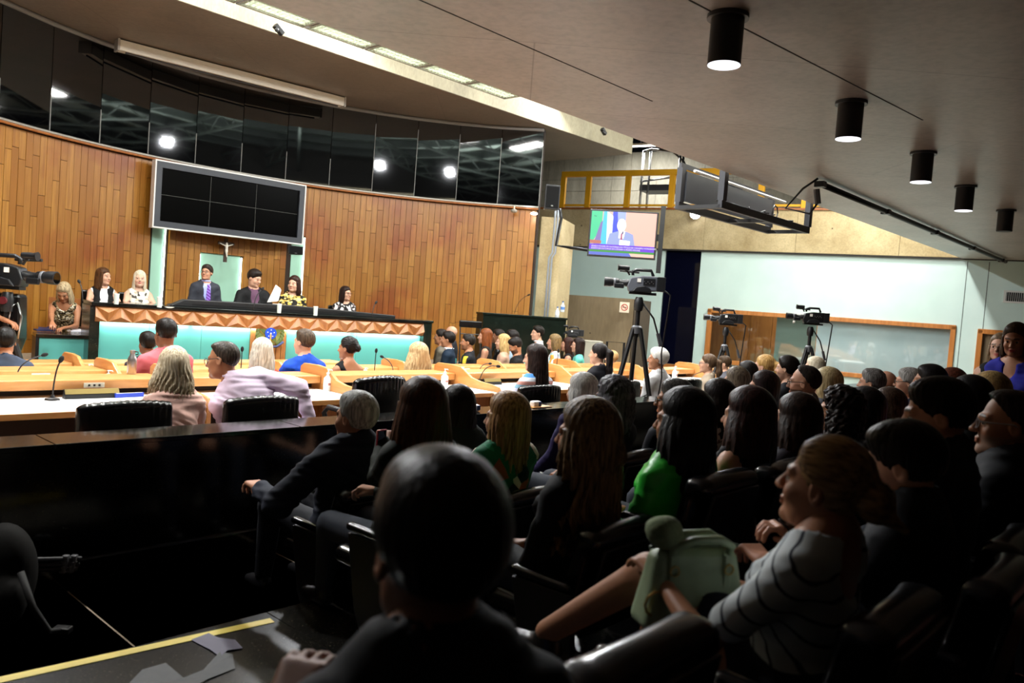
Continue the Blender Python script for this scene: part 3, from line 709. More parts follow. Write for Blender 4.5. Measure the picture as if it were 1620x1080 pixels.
# --- roof of corrugated sheet on purlins, seen in the black glass
rf = thing('ceiling_roof', None, None); struct(rf, 'corrugated metal roof with steel purlins')
k = 240; mb = MB(); vs = []
RZ = 7.7
for i in range(k+1):
    b = -6+17.0*i/k; z = RZ+.05*math.sin(i*math.pi/2*1.0)
    vs += [W(-8, b, z), W(26, b, z)]
mb.add(vs, [(2*i, 2*i+2, 2*i+3, 2*i+1) for i in range(k)]); mb.build('sheet', plain('roof_sheet', 'c8d4cc', .5, .0), rf)
for i, b in enumerate(np.arange(-4, 10.5, 1.7)): hbox(MB(), -8, 26, b, b+.1, RZ-.35, RZ-.1).build('purlin', plain('purlin', '2e3330', .6), rf)
for i, a in enumerate(np.arange(-6, 26, 3.6)):
    mb = MB(); mb.tube([W(a, -6, RZ-.45), W(a, 10.6, RZ-.45)], .06, 6); mb.tube([W(a, -6, RZ-.95), W(a, 10.6, RZ-.95)], .05, 6)
    for j, b in enumerate(np.arange(-6, 10, 1.6)): mb.tube([W(a, b, RZ-.45), W(a, b+.8, RZ-.95), W(a, b+1.6, RZ-.45)], .025, 5)
    mb.build('truss', plain('truss', '4a504c', .6), rf)
# --- far side: mint wall, concrete band, upper wall
LA, LB = W(18.2, 17.0), W(21.6, .6)      # plan line of the mint wall
Ld = (LB-LA).normalized(); Ln = Vector((Ld.y, -Ld.x, 0)); Ln = Ln if Ln.dot(-LA) > 0 else -Ln   # towards the hall
LZ = math.atan2(Ld.y, Ld.x)
def onL(x, y, off=0.): P = LA+Ln*off; return onpl(x, y, P, P+Ld)
def wallp(mb, s0, s1, z0, z1, d0, d1):   # box in the wall frame: s along, d towards the hall
    p = [LA+Ld*s+Ln*d for s, d in ((s0, d0), (s1, d0), (s1, d1), (s0, d1))]; p = [Vector((q.x, q.y, z0)) for q in p]
    mb.prism(p, (0, 0, z1-z0)); return mb
def sL(x, y): p = onL(x, y); return (p-LA).dot(Ld), p.z
WL = (LB-LA).length
w1 = (sL(1122, 485), sL(1511, 520), sL(1113, 562), sL(1499, 597))   # big window
w1s0, w1s1, w1z1, w1z0 = w1[0][0], w1[1][0]-.0, (w1[0][1]+w1[1][1])/2, .62
w2s0, w2s1 = sL(1046, 480)[0], sL(1103, 480)[0]; w2z0, w2z1 = sL(1075, 577)[1], 3.58
d1s0 = sL(1548, 525)[0]; d1z = sL(1560, 522)[1]
0 and print('window', w1s0, w1s1, w1z0, w1z1, 'w2', w2s0, w2s1, w2z0, w2z1, 'door', d1s0, d1z, 'WL', WL)
wsd = thing('wall_side', None, None); struct(wsd, 'mint green side wall')
mb = MB()
for (s0, s1, z0, z1) in ((0, w2s0, -.2, 3.6), (w2s0, w2s1, -.2, w2z0), (w2s1, w1s0, -.2, 3.6), (w1s0, w1s1, -.2, w1z0), (w1s0, w1s1, w1z1, 3.6), (w1s1, d1s0, -.2, 3.6), (d1s0, d1s0+1.9, d1z, 3.6), (d1s0+1.9, WL+2, -.2, 3.6)):
    wallp(mb, s0, s1, z0, z1, -.15, 0); mb.build('panel', M_MINT, wsd); mb = MB()
for s in (w1s1+.12, (sL(1560, 470)[0])): wallp(MB(), s-.008, s+.008, .1, 3.55, 0, .003).build('joint', plain('joint_dark', '5c6a66', .7), wsd)
wallp(MB(), 0, WL+2, 3.58, 3.62, 0, .09).build('trim', M_DARKW, wsd)
wb = thing('wall_band', None, None); struct(wb, 'beige raw concrete parapet band above the mint wall')
bz = 4.7
for i, s in enumerate(np.arange(-1, WL+2, 2.4)): wallp(MB(), s+.004, s+2.396, 3.62, bz, -.2, .1).build('concrete_panel', M_CONC, wb)
wallp(MB(), -1, WL+2, bz, bz+.05, -.25, .14).build('wood_cap', M_DESKD, wb)
wub = thing('wall_upper_side', None, None); struct(wub, 'board-marked grey concrete wall behind the yellow railing')
for i, s in enumerate(np.arange(-6, WL+2, 2.5)):
    for j, z in enumerate((3.3, 4.6, 5.9)): wallp(MB(), s+.006, s+2.494, z+.006, z+1.294, -4.2, -4.0).build('concrete_panel', M_CONC2, wub)
fs_ = wallp(MB(), -6, WL+2, 3.3, 3.62, -4, -.2).build('floor_side_gallery', M_CONC2); struct(fs_)
# glazing of the side wall
def frame(mb, s0, s1, z0, z1, wd=.09, d0=-.1, d1=.05, bottom=True):
    wallp(mb, s0-wd*.2, s1+wd*.2, z1-wd, z1+.02, d0, d1)
    if bottom: wallp(mb, s0-wd*.2, s1+wd*.2, z0-.02, z0+wd, d0, d1+.03)
    wallp(mb, s0-.02, s0+wd, z0, z1, d0, d1); wallp(mb, s1-wd, s1+.02, z0, z1, d0, d1); return mb
win = thing('window_1', None, None); struct(win, 'wide wood-framed window in the mint wall')
frame(MB(), w1s0, w1s1, w1z0, w1z1).build('window_frame', M_FRAME, win, bevel=.01)
M_PANE = NT('window_glass'); M_PANE.b.inputs['Base Color'].default_value = (.9, .95, .95, 1); M_PANE.b.inputs['Transmission Weight'].default_value = 1; M_PANE.b.inputs['Roughness'].default_value = .0; M_PANE.b.inputs['IOR'].default_value = 1.0
_tr = M_PANE.n('BsdfTransparent'); _gl = M_PANE.n('BsdfGlossy', Roughness=.03); _fr = M_PANE.n('Value'); _fr.outputs[0].default_value = .1; _mx = M_PANE.n('MixShader'); _tr.inputs[0].default_value = (.93, .96, .95, 1)
M_PANE.l(_fr.outputs[0], _mx.inputs[0]); M_PANE.l(_tr.outputs[0], _mx.inputs[1]); M_PANE.l(_gl.outputs[0], _mx.inputs[2]); M_PANE.l(_mx.outputs[0], M_PANE.t.nodes['Material Output'].inputs[0]); M_PANE = M_PANE.m
sp = [w1s0+.09, sL(1222, 520)[0], sL(1290, 520)[0], w1s1-.09]
for i in range(3): wallp(MB(), sp[i]+.005, sp[i+1]-.005, w1z0+.08, w1z1-.08, -.06, -.05).build('pane', M_PANE, win)
back = thing('wall_booth', None, None); struct(back, 'panelled room behind the wide window')
for i, s in enumerate(np.arange(w1s0-.6, sp[2]+.3, .62)): wallp(MB(), s, s+.61, 0, 3.2, -2.05, -2.0).build('wood_panel', M_FRAME, back)
wallp(MB(), w1s0-.7, w1s1+.6, 0, 3.2, -2.2, -2.06).build('rear', M_DARKW, back); wallp(MB(), w1s0-.7, w1s1+.6, 3.2, 3.3, -2.2, -.2).build('lid', M_DARKW, back); wallp(MB(), w1s0-.7, w1s1+.6, -.2, -.1, -2.2, -.2).build('base', M_DARKW, back)
bl = wallp(MB(), sp[2]+.02, w1s1-.02, .4, w1z1-.02, -.16, -.155).build('blind_or_reflection', noisy('blind', 'c3d4de', 'd6e3ea', 1.2, .5, bump=0), None); tag(bl, 'pale grey blind drawn behind the right half of the wide window', 'blind')
pane_refl = wallp(MB(), sp[1]+.03, sp[2]-.02, .4, w1z1-.02, -.3, -.295).build('blind_or_reflection', plain('pane_reflection', '7c8f88', .5)); tag(pane_refl, 'grey green panel painted as the reflection in the middle pane of the wide window', 'blind')  # flat grey green panel stands in for the reflection in the middle pane
win2 = thing('window_2', None, None); struct(win2, 'tall dark tinted window left of the mint wall')
wallp(MB(), w2s0, w2s1, w2z0, w2z1, -.08, -.06).build('pane', plain('navy_glass', '06081a', .04, spec=.8), win2); wallp(MB(), w2s0-.1, w2s1+.02, w2z0-.12, w2z0, -.1, .06).build('window_sill', M_FRAME, win2, bevel=.01)
dr = thing('door_1', None, None); struct(dr, 'wood-framed doorway at the right end of the side wall')
frame(MB(), d1s0, d1s0+1.9, -.1, d1z, bottom=False).build('door_frame', M_FRAME, dr, bevel=.01); wallp(MB(), d1s0+.3, d1s0+1.85, -.1, d1z, -.6, -.55).build('door_leaf', plain('door_grey', '7f8a90', .6), dr)
wallp(MB(), d1s0, d1s0+.3, -.1, d1z, -.6, -.1).build('door_jamb', plain('jamb', '8b7b62', .7), dr)
# pier at the end of the wooden wall and low brown wall
c0 = ond(851, 420, 16.9); c1 = ond(884, 420, 16.9)
pier = MB(); p0 = Vector((c0.x, c0.y, -.2)); p1 = Vector((c1.x, c1.y, -.2)); pier.prism([p0, p1, p1+Vector((.35, 1.2, 0)), p0+Vector((.2, 1.3, 0))], (0, 0, WT+.1)); o = pier.build('wall_pier', M_CONC); struct(o, 'concrete pier at the end of the wooden wall')
q0, q1 = ond(897, 480, 19.2), ond(1003, 480, 18.6); mb = MB(); zt = ond(900, 466, 19.2).z
mb.prism([Vector((q0.x, q0.y, -.2)), Vector((q1.x, q1.y, -.2)), Vector((q1.x+.1, q1.y+.2, -.2)), Vector((q0.x+.1, q0.y+.2, -.2))], (0, 0, zt+.2)); o = mb.build('wall_low', M_BROWN); struct(o, 'low brown concrete wall beside the pier')
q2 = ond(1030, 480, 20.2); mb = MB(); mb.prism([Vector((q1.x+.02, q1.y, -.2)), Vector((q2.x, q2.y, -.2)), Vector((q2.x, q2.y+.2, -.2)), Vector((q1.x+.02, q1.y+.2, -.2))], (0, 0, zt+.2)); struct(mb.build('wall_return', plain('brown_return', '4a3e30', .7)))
# closing walls the camera does not face
for nm, (a0, a1, b0, b1, z0, z1), mt in (('wall_left', (-8.2, -8, -6, 17, -.3, 8), M_DARKW), ('wall_back', (-8, 24, -4.3, -4.1, .3, 3.6), M_DARKW), ('wall_back_upper', (-8, 26, -6.2, -6, 3.6, 8), M_DARKW), ('wall_right', (23.2, 23.4, -4.2, .7, 0, 3.6), M_MINT)):
    struct(hbox(MB(), a0, a1, b0, b1, z0, z1).build(nm, mt))
struct(hbox(MB(), 12.9, 15.2, 16.2, 16.4, -.2, ST_Z).build('wall_stage_rear', M_CONC2))
# ------------------------------------------------------------------ lights (the hall's own lamps)
WARM = (1., .95, .86); COOL = (.93, .97, 1.)
# ------------------------------------------------------------------ stage furniture
PI = math.pi
RZ_H = ANG                       # local x along the rows, local y towards the stage
def L2(v): return Vector((v[0], v[1], 0))
# rostrum: local frame x along its front (from the left end), y to the back
RA, RB = W(4.02, 11.06), W(8.78, 10.02); RD = (RB-RA).normalized(); RN = Vector((-RD.y, RD.x, 0)); RL = (RB-RA).length; RZR = math.atan2(RD.y, RD.x)
ros = thing('rostrum', 'long rostrum with folded wooden band above backlit teal panels', 'rostrum', L2(RA), RZR)
RT = 1.38; R0 = -.15
MB().bb(-.05, RL+.06, -.06, .75, RT-.05, RT).build('worktop', M_GRAN, ros, bevel=.006)
MB().bb(.1, RL-.1, .5, .8, .75, .8).build('inner_shelf', M_GRAN, ros)
hb_ = .2; zb1 = RT-.055; zb0 = zb1-hb_; per = RL/16
for i in range(16):
    x0 = i*per; x1 = x0+per; xm = x0+per/2; y = -.03; o_ = .05
    Tk, Tk1, U_, B_, L0, L1 = (x0, y, zb1), (x1, y, zb1), (xm, y-o_, zb1-hb_*.38), (xm, y, zb0), (x0, y-o_, zb1-hb_*.66), (x1, y-o_, zb1-hb_*.66)
    B0, B1 = (x0, y, zb0), (x1, y, zb0)
    mb = MB(); mb.add([Tk, Tk1, U_, B_, L0, L1, B0, B1, (x0, .1, zb1), (x1, .1, zb1), (x0, .1, zb0), (x1, .1, zb0)],
        [(0, 2, 1), (0, 3, 2), (1, 2, 3), (0, 4, 3), (1, 3, 5), (4, 6, 3), (5, 3, 7), (8, 9, 11, 10), (0, 1, 9, 8), (6, 10, 11, 7), (0, 8, 10, 6, 4), (1, 5, 7, 11, 9)])
    mb.build('folded_panel', M_ROST, ros)
cx = sum(abz(onpl(x, 540, RA, RB))[0] for x in (396, 455))/2
xc0 = (onpl(398, 530, RA, RB)-RA).dot(RD); xc1 = (onpl(455, 530, RA, RB)-RA).dot(RD)
for x0, x1 in ((0, xc0-.004), (xc1+.004, RL)):
    n_ = 3 if x0 == 0 else 2
    for j in range(n_): MB().bb(x0+(x1-x0)*j/n_+.002, x0+(x1-x0)*(j+1)/n_-.002, .06, .1, R0, zb0+.02).build('teal_panel', M_TEAL, ros)
for j in range(7):
    xa = xc0+(xc1-xc0)*j/7; MB().bb(xa, xa+(xc1-xc0)/7-.006, .035, .075, R0, zb0).build('wood_slat', M_DESKD if False else M_ROST, ros, bevel=.006)
MB().bb(-.06, 0.06, -.02, .75, R0, RT-.05).build('end_panel', M_GRAN_G, ros); MB().bb(RL-.0, RL+.05, -.05, .75, R0, RT-.05).build('end_panel', M_GRAN_G, ros)
MB().bb(.05, RL-.05, .03, .055, zb0-.004, zb0+.012).build('light_strip', plain('rost_led', 'ffffff', .5, emit='eafff6', es=3.), ros)
for j in range(4):
    c = RA+RD*(RL*(j+.5)/4)-RN*.0; L = area_light('rostrum_strip', Vector((c.x, c.y, zb0-.012))+RN*.02, Vector((c.x, c.y, 0))+RN*.12, RL/4*.96, .03, 7, (.93, 1., .95)); L.rotation_euler = (Matrix.Rotation(RZR, 3, 'Z')@Matrix.Rotation(math.radians(12), 3, 'X')).to_euler()
# platform
pl = MB(); pts = [RA+RN*.15, RB+RN*.15]+[W(*arc(t, CR+.1)) for t in np.linspace(A1, 128, 24)]
pl.prism([Vector((p.x, p.y, -.2)) for p in pts], (0, 0, .7)); o = pl.build('floor_platform', M_CARPET); struct(o, 'raised stage platform behind the rostrum')
# crest on the slatted middle
xc = (xc0+xc1)/2; pc = onpl(427, 527, RA, RB); crest = thing('crest', 'round painted coat of arms with star and blue disc on the rostrum front', 'crest', L2(RA)+RD*((pc-RA).dot(RD))+Vector((0, 0, pc.z)), RZR)
def disc(r, y0, y1, n=28): return [(r*math.cos(2*PI*i/n), y0, r*math.sin(2*PI*i/n)) for i in range(n)], (0, y1-y0, 0)
def star(R, r, n=5, rot=PI/2): return [((R if i % 2 == 0 else r)*math.cos(rot+i*PI/n), 0, (R if i % 2 == 0 else r)*math.sin(rot+i*PI/n)) for i in range(2*n)]
M_CG = plain('crest_green', '5a6a34', .5); M_CB = plain('crest_blue', '1c4bd0', .4); M_CY = plain('crest_gold', 'd8ac4c', .45); M_CD = plain('crest_dark', '3a3a4a', .5)
for s in (-1, 1):
    for i in range(9):
        t = PI/2+s*(.25+i*.27); c = Vector((.185*math.cos(t), -.015, .185*math.sin(t))); MB().ball(c, .05, 8, 6, (.55, .35, 1.), Matrix.Rotation(-(t)+s*.5, 3, 'Y')).build('leaf', M_CG, crest, smooth=True)
MB().prism(*disc(.175, -.012, .02)).build('back_disc', plain('crest_olive', '7d8a4a', .5), crest)
MB().prism([(x, -.03, z) for x, _, z in star(.19, .085)], (0, .02, 0)).build('star', M_CG, crest); MB().prism([(x*1.08, -.022, z*1.08) for x, _, z in star(.19, .085)], (0, .012, 0)).build('star_edge', M_CY, crest)
MB().prism(*disc(.085, -.045, -.02)).build('blue_disc', M_CB, crest)
for i in range(5): t = i*1.257+.3; MB().ball((.05*math.cos(t), -.046, .05*math.sin(t)), .009, 6, 4).build('small_star', plain('crest_white', 'e8ecf4', .5), crest)
MB().ball((0, -.046, 0), .013, 6, 4).build('small_star', MATS['crest_white'], crest)
MB().tube([(-.2, -.03, -.12), (-.1, -.045, -.19), (0, -.045, -.2), (.1, -.045, -.19), (.2, -.03, -.12)], .018, 6).build('ribbon', plain('crest_ribbon', '34406e', .5), crest, smooth=True)
MB().tube([(0, -.04, -.23), (0, -.04, .0)], .012, 6).build('sword', M_CY, crest)
# low teal table left of the rostrum
TA, TB = ond(57, 528, 10.35), ond(169, 530, 10.85); TD = L2(TB-TA).normalized(); TL = L2(TB-TA).length; tz = TA.z
tt = thing('side_table', 'low teal-fronted table with black top at the left end of the stage', 'table', L2(TA), math.atan2(TD.y, TD.x))
MB().bb(0, TL, 0, .42, tz-.045, tz).build('table_top', M_GRAN, tt, bevel=.004); MB().bb(.03, TL-.05, .02, .06, -.15, tz-.045).build('front_panel', M_TEAL, tt)
MB().bb(TL-.05, TL, .0, .42, -.15, tz-.045).build('end_panel', M_BLK, tt); MB().bb(0, .04, .0, .42, .5, tz-.045).build('end_panel', M_BLK, tt); MB().bb(-.55, .0, .03, .07, -.15, .55).build('teal_panel', M_TEAL, tt)
# granite blocks flanking the stage
def gblock(nm, label, x0, x1, yt, yb, D0, D1, depth=.5, mat=M_GRAN_G, parts=None):
    p, q = ond(x0, yt, D0), ond(x1, yt, D1); d = L2(q-p); l = d.length; d.normalize(); t = thing(nm, label, 'counter', L2(p), math.atan2(d.y, d.x))
    MB().bb(0, l, 0, .05, -.15, p.z-.04).build('front_panel', mat, t); MB().bb(-.02, l+.02, -.02, depth, p.z-.04, p.z).build('top', mat, t, bevel=.005); MB().bb(0, .05, .05, depth, -.15, p.z-.04).build('end_panel', mat, t); MB().bb(l-.05, l, .05, depth, -.15, p.z-.04).build('end_panel', mat, t); return t, p, q
gc, gp, gq = gblock('granite_counter', 'dark green granite counter at the right end of the wooden wall', 765, 897, 494, 545, 15.7, 16.6, .3)
MB().bb(.9, 1.25, -.006, .03, .62, .76).build('vent_slot', M_BLK, gc)
gb2, _, _ = gblock('granite_block', 'short dark granite block against the right end of the rostrum', 658, 684, 506, 540, 14.0, 14.2, .35)
# granite stand and wooden box behind the leaning woman
pw = thing('granite_stand', 'dark granite stand with wooden side at the left end of the rostrum', 'stand', L2(ond(66, 480, 12.0)), RZR)
_p = ond(66, 480, 12.0); MB().bb(0, .62, 0, .06, .3, ond(80, 470, 12.0).z).build('wood_side', M_DESKD, pw); MB().bb(.6, .85, -.3, .2, .3, 1.36).build('granite_panel', M_GRAN, pw)
# video wall
V0, V1 = W(*arc(wang_d(246, 258)[0]-.2, CR-.22)), W(*arc(wang_d(481, 300)[0]+.3, CR-.22)); vd = (V1-V0).normalized()
def onV(x, y): return onpl(x, y, V0, V1)
vz1 = (onV(246, 254).z+onV(481, 295).z)/2; vz0 = (onV(241, 358).z+onV(474, 385).z)/2; vs0 = (onV(244, 300)-V0).dot(vd); vs1 = (onV(478, 340)-V0).dot(vd)
vw = thing('video_wall', 'large dark video wall of six screens in a grey frame above the stage', 'screen', V0+vd*vs0+Vector((0, 0, vz0)), math.atan2(vd.y, vd.x)); wd_ = vs1-vs0; ht_ = vz1-vz0
bz_ = .1; MB().bb(bz_*.5, wd_-bz_*.5, .0, .2, bz_*.5, ht_-bz_*.5).build('housing', M_BLKP, vw)
fr = MB(); fr.bb(0, wd_, -.05, .1, ht_-bz_, ht_); fr.bb(0, wd_, -.05, .1, 0, bz_); fr.bb(0, bz_, -.05, .1, bz_, ht_-bz_); fr.bb(wd_-bz_, wd_, -.05, .1, bz_, ht_-bz_); fr.build('frame', plain('frame_slate', '363a42', .5), vw)
fr = MB(); e = .022
for x0, x1, z0, z1 in ((-e, wd_+e, ht_, ht_+e), (-e, wd_+e, -e, 0), (-e, 0, 0, ht_), (wd_, wd_+e, 0, ht_)): fr.bb(x0, x1, -.06, .1, z0, z1)
fr.build('white_edge', plain('white_edge', 'e6e6e2', .5), vw)
M_SCR = plain('dead_screen', '010101', .3, spec=.04)
sw_, sh_ = (wd_-2*bz_)/3, (ht_-2*bz_)/2
for i in range(3):
    for j in range(2): MB().bb(bz_+i*sw_+.004, bz_+(i+1)*sw_-.004, -.015, .0, bz_+j*sh_+.004, bz_+(j+1)*sh_-.004).build('screen', M_SCR, vw)
fr = MB()
for i in (1, 2): fr.bb(bz_+i*sw_-.003, bz_+i*sw_+.003, -.012, 0, bz_, ht_-bz_)
fr.bb(bz_, wd_-bz_, -.012, 0, bz_+sh_-.003, bz_+sh_+.003); fr.build('seam', plain('seam', '4a4a44', .5), vw)
# crucifix
ta, _ = wang_d(353, 395); ca = W(*arc(ta, CR-.1)); za, zb = onpl(352, 376, ca, ca+vd).z, onpl(350, 414, ca, ca+vd).z; hh = za-zb
cr = thing('crucifix', 'dark wooden crucifix with pale figure over the lit niche', 'crucifix', Vector((ca.x, ca.y, zb)), RZ_H+math.radians(ta-90))
cm = plain('crucifix_wood', '3a2413', .5); MB().bb(-.03, .03, -.015, .015, 0, hh).build('upright', cm, cr); MB().bb(-.15, .15, -.02, .01, hh*.72, hh*.72+.055).build('crossbar', cm, cr)
f = Fld((-.16, -.09, 0), (.16, .02, hh), .006); f.ell((0, -.04, hh*.76), (.02, .02, .028), .01); f.cone((0, -.04, hh*.68), (0, -.04, hh*.46), .026, .02, .02); f.cone((0, -.04, hh*.46), (.012, -.04, hh*.22), .022, .011, .02)
for s in (-1, 1): f.cone((0, -.04, hh*.66), (s*.12, -.03, hh*.76), .012, .008, .01)
Vv, Qq = f.mesh(); link('figure', npmesh('figure', Vv, Qq, plain('ivory', 'e4ddd0', .5)), cr)
# loudspeakers
def speaker(nm, label, x, y, D, w_, h_, rz, tilt=0):
    p = ond(x, y, D); t = thing(nm, label, 'speaker', p, rz); mb = MB(); mb.prism([(-w_/2, -.14, -h_/2), (w_/2, -.14, -h_/2), (w_*.36, .14, -h_/2), (-w_*.36, .14, -h_/2)], (0, 0, h_)); mb.build('cabinet', M_BLKP, t, bevel=.012)
    MB().bb(-w_*.42, w_*.42, -.155, -.14, -h_*.44, h_*.44).build('grille', plain('grille', '0a0a0b', .8, spec=.2), t, bevel=.005); MB().cyl((0, .1, 0), (0, .45, .0), .025, 8).build('bracket', M_BLK, t); MB().bb(-.02, .02, -.16, -.15, -h_*.38, -h_*.33).build('badge', M_STEEL, t); return t
speaker('loudspeaker', 'black loudspeaker hung on the pier beside the yellow railing', 872, 313, 15.9, .3, .48, math.radians(8))
speaker('loudspeaker', 'small black speaker under the right corner of the video wall', 466, 396, 14.3, .26, .15, math.radians(25))
# projection screen casing
P0, P1 = onz(187, 72, ST_Z-.1), onz(541, 162, ST_Z-.1); pd = L2(P1-P0).normalized(); pl_ = L2(P1-P0).length
ps = thing('projection_screen', 'long cream casing of a rolled-up projection screen under the stage ceiling', 'projection screen', Vector((P0.x, P0.y, ST_Z-.18)), math.atan2(pd.y, pd.x))
MB().bb(0, pl_, -.09, .09, 0, .16).build('casing', M_CREAM, ps, bevel=.01); MB().bb(-.03, 0, -.1, .1, -.01, .17).build('end_cap', plain('cap_grey', '9c958a', .6), ps); MB().bb(pl_, pl_+.03, -.1, .1, -.01, .17).build('end_cap', MATS['cap_grey'], ps); MB().tube([(.1, -.03, -.012), (pl_-.1, -.03, -.012)], .015, 6).build('bottom_bar', M_BLK, ps)
# fluorescent louvre fixtures along the gallery edge
M_TUBE = plain('fluorescent', 'ffffff', .5, emit='f6fff0', es=12.); M_LOUV = plain('louvre_white', 'd9dccf', .5)
fx = None
names = ['leftmost', 'second', 'third', 'fourth', 'fifth', 'sixth']
for i, a in enumerate(2.14+.535*np.arange(6)):
    lab = ['leftmost louvred ceiling light at the top edge of the view', 'second louvred ceiling light from the left along the slab edge', 'third louvred ceiling light from the left along the slab edge', 'fourth louvred ceiling light from the left along the slab edge', 'fifth louvred ceiling light, next to last before the right end', 'rightmost louvred ceiling light at the end of the row'][i]
    t = thing('ceiling_light', lab, 'light', W(a, SL_B+.04, SL_Z+.03), RZ_H, 'louvred lights along the gallery edge')
    mb = MB(); mb.bb(0, .525, 0, .015, 0, .1); mb.bb(0, .525, .225, .24, 0, .1); mb.bb(0, .015, 0, .24, 0, .1); mb.bb(.51, .525, 0, .24, 0, .1); mb.build('frame', plain('fix_frame', '8e897a', .5), t)
    MB().bb(.015, .51, .015, .225, .085, .1).build('reflector', M_LOUV, t)
    mb = MB()
    for j in range(13): mb.bb(.03+j*.037, .033+j*.037, .03, .21, .0, .03)
    for j in range(3): mb.bb(.02, .505, .06+j*.06, .063+j*.06, .0, .03)
    mb.build('louvre', M_LOUV, t)
    for yy in (.075, .165): MB().cyl((.03, yy, .06), (.495, yy, .06), .011, 8).build('tube', M_TUBE, t)
# strip lamps that wash the stage fascia
for a, e in ((1.2, 120), (3.6, 120), (6.0, 50), (8.4, 4)):
    t = thing('strip_lamp', 'wall washing strip lamp hung before the fascia, %s' % {1.2: 'beyond the left edge', 3.6: 'above the projection screen casing', 6.0: 'above the middle of the stage', 8.4: 'nearest the pier'}[a], 'lamp', W(a, ST_B-.75, ST_Z+1.25), RZ_H)
    MB().bb(-.9, .9, -.06, .06, 0, .05).build('body', M_CREAM, t); MB().bb(-.88, .88, .02, .05, -.03, 0).build('tube', plain('strip_tube', 'ffffff', .5, emit='fff8ea', es=2.), t)
    MB().cyl((0, 0, .05), (0, 0, .55), .01, 6).build('stem', M_STEEL, t)
    area_light('strip_wash', W(a, ST_B-.7, ST_Z+1.2), W(a, ST_B, ST_Z+.35), 1.8, .06, e, (1, .96, .86))
# downlights under the soffit
dl = [abz(onz(x, y, SL_Z)) for x, y in ((1152, 24), (1347, 161), (1461, 241), (1528, 294), (1592, 332))]
dlab = ['largest black cylinder downlight, nearest on the soffit', 'second nearest black cylinder downlight on the soffit', 'middle one of the five black cylinder downlights', 'fourth black cylinder downlight, next to the unlit one', 'unlit black cylinder downlight, farthest of the row']
for i, (a, b, z) in enumerate(dl):
    t = thing('downlight', dlab[i], 'light', W(a, b, SL_Z), RZ_H, 'cylinder downlights under the soffit')
    MB().lathe([(.1, -.30), (.1, -.02)], 24).build('cylinder', M_BLKP, t, auto=40); MB().lathe([(.125, -.025), (.125, 0)], 24).build('flange', plain('flange', '2a2a2c', .35), t, auto=40)
    MB().lathe([(.098, -.303), (.098, -.2975)], 24).build('lens', plain('lens_lit', 'ffffff', .5, emit='f0f4ff', es=1.6) if i < 4 else M_BLKP, t)
    if i < 4:
        L = bpy.data.lights.new('downlight_beam', 'SPOT'); L.energy = 1.2; L.spot_size = math.radians(95); L.shadow_soft_size = .09; L.color = (.95, .97, 1); o = bpy.data.objects.new('downlight_beam', L); COL.objects.link(o); o.location = W(a, b, SL_Z-.33)
# conduit along the soffit
t = thing('conduit', 'black conduit pipe clipped under the soffit at the right', 'pipe'); pts = [W(a, 4.02, SL_Z-.06) for a in (9.9, 12, 14, 16, 18, 20.6)]
MB().tube(pts, .04, 8).build('pipe', M_BLK, t, smooth=True)
for a in (9.9, 12.4, 15, 17.6, 20.2): MB().bb(-.05, .05, -.06, .06, 0, .07).build('clip', M_BLK, t, loc=W(a, 4.02, SL_Z-.1), rz=RZ_H)
c = W(9.75, 4.0, SL_Z-.02); MB().tube([c, c+Vector((-.1, .2, -.1)), c+Vector((-.25, .35, -.34)), c+Vector((-.02, .1, -.42)), c+Vector((.05, .05, -.28))], .014, 6).build('cable', M_BLK, t, smooth=True); MB().cyl(c+Vector((.05, .05, -.3)), c+Vector((.02, .06, -.12)), .04, 8).build('connector', plain('conn', '55565a', .5), t)
# hanging steel equipment frame at the soffit edge
t = thing('equipment_frame', 'dark steel frame with cables hung from the soffit edge', 'rack', W(9.2, 5.0, 0), RZ_H); LF = 2.8; zt_, zb_ = SL_Z+.12, 3.17; M_RK = plain('rack_grey', '2a2c33', .5)
for y in (0, .62):
    MB().bb(0, LF, y-.03, y+.03, zb_, zb_+.1).build('bottom_rail', M_RK, t, bevel=.005); MB().bb(0, LF, y-.02, y+.02, zt_, zt_+.06).build('top_rail', M_RK, t)
    for x in (0., LF-.08): MB().bb(x, x+.1, y-.04, y+.04, zb_+.1, zt_).build('post', M_RK, t)
for x in (.0, LF*.5, LF-.1): MB().bb(x, x+.08, 0, .62, zb_, zb_+.05).build('cross_rail', M_BLK, t)
MB().bb(.1, LF-.1, .56, .6, zb_+.12, zt_-.04).build('rear_panel', plain('rack_panel', '3c3e44', .5), t)
MB().tube([(0, .4, zt_-.06), (LF, .4, zt_-.06)], .02, 6).build('white_tube', plain('tube_white', 'd8d8d4', .4), t)
rc = random.Random(5)
for i in range(3):
    x0 = LF*(.15+.28*i); pts = [(x0+j*.09, .25+rc.uniform(-.12, .12), zb_+.1+rc.uniform(0, .09)) for j in range(9)]; MB().tube(pts, .011, 5).build('cable', M_BLK, t, smooth=True)
pts = [(LF-.55+.1*math.cos(q*.9), .3, zb_+.26+.1*math.sin(q*.9)) for q in range(15)]; MB().tube(pts, .01, 5).build('cable_coil', M_BLK, t, smooth=True)
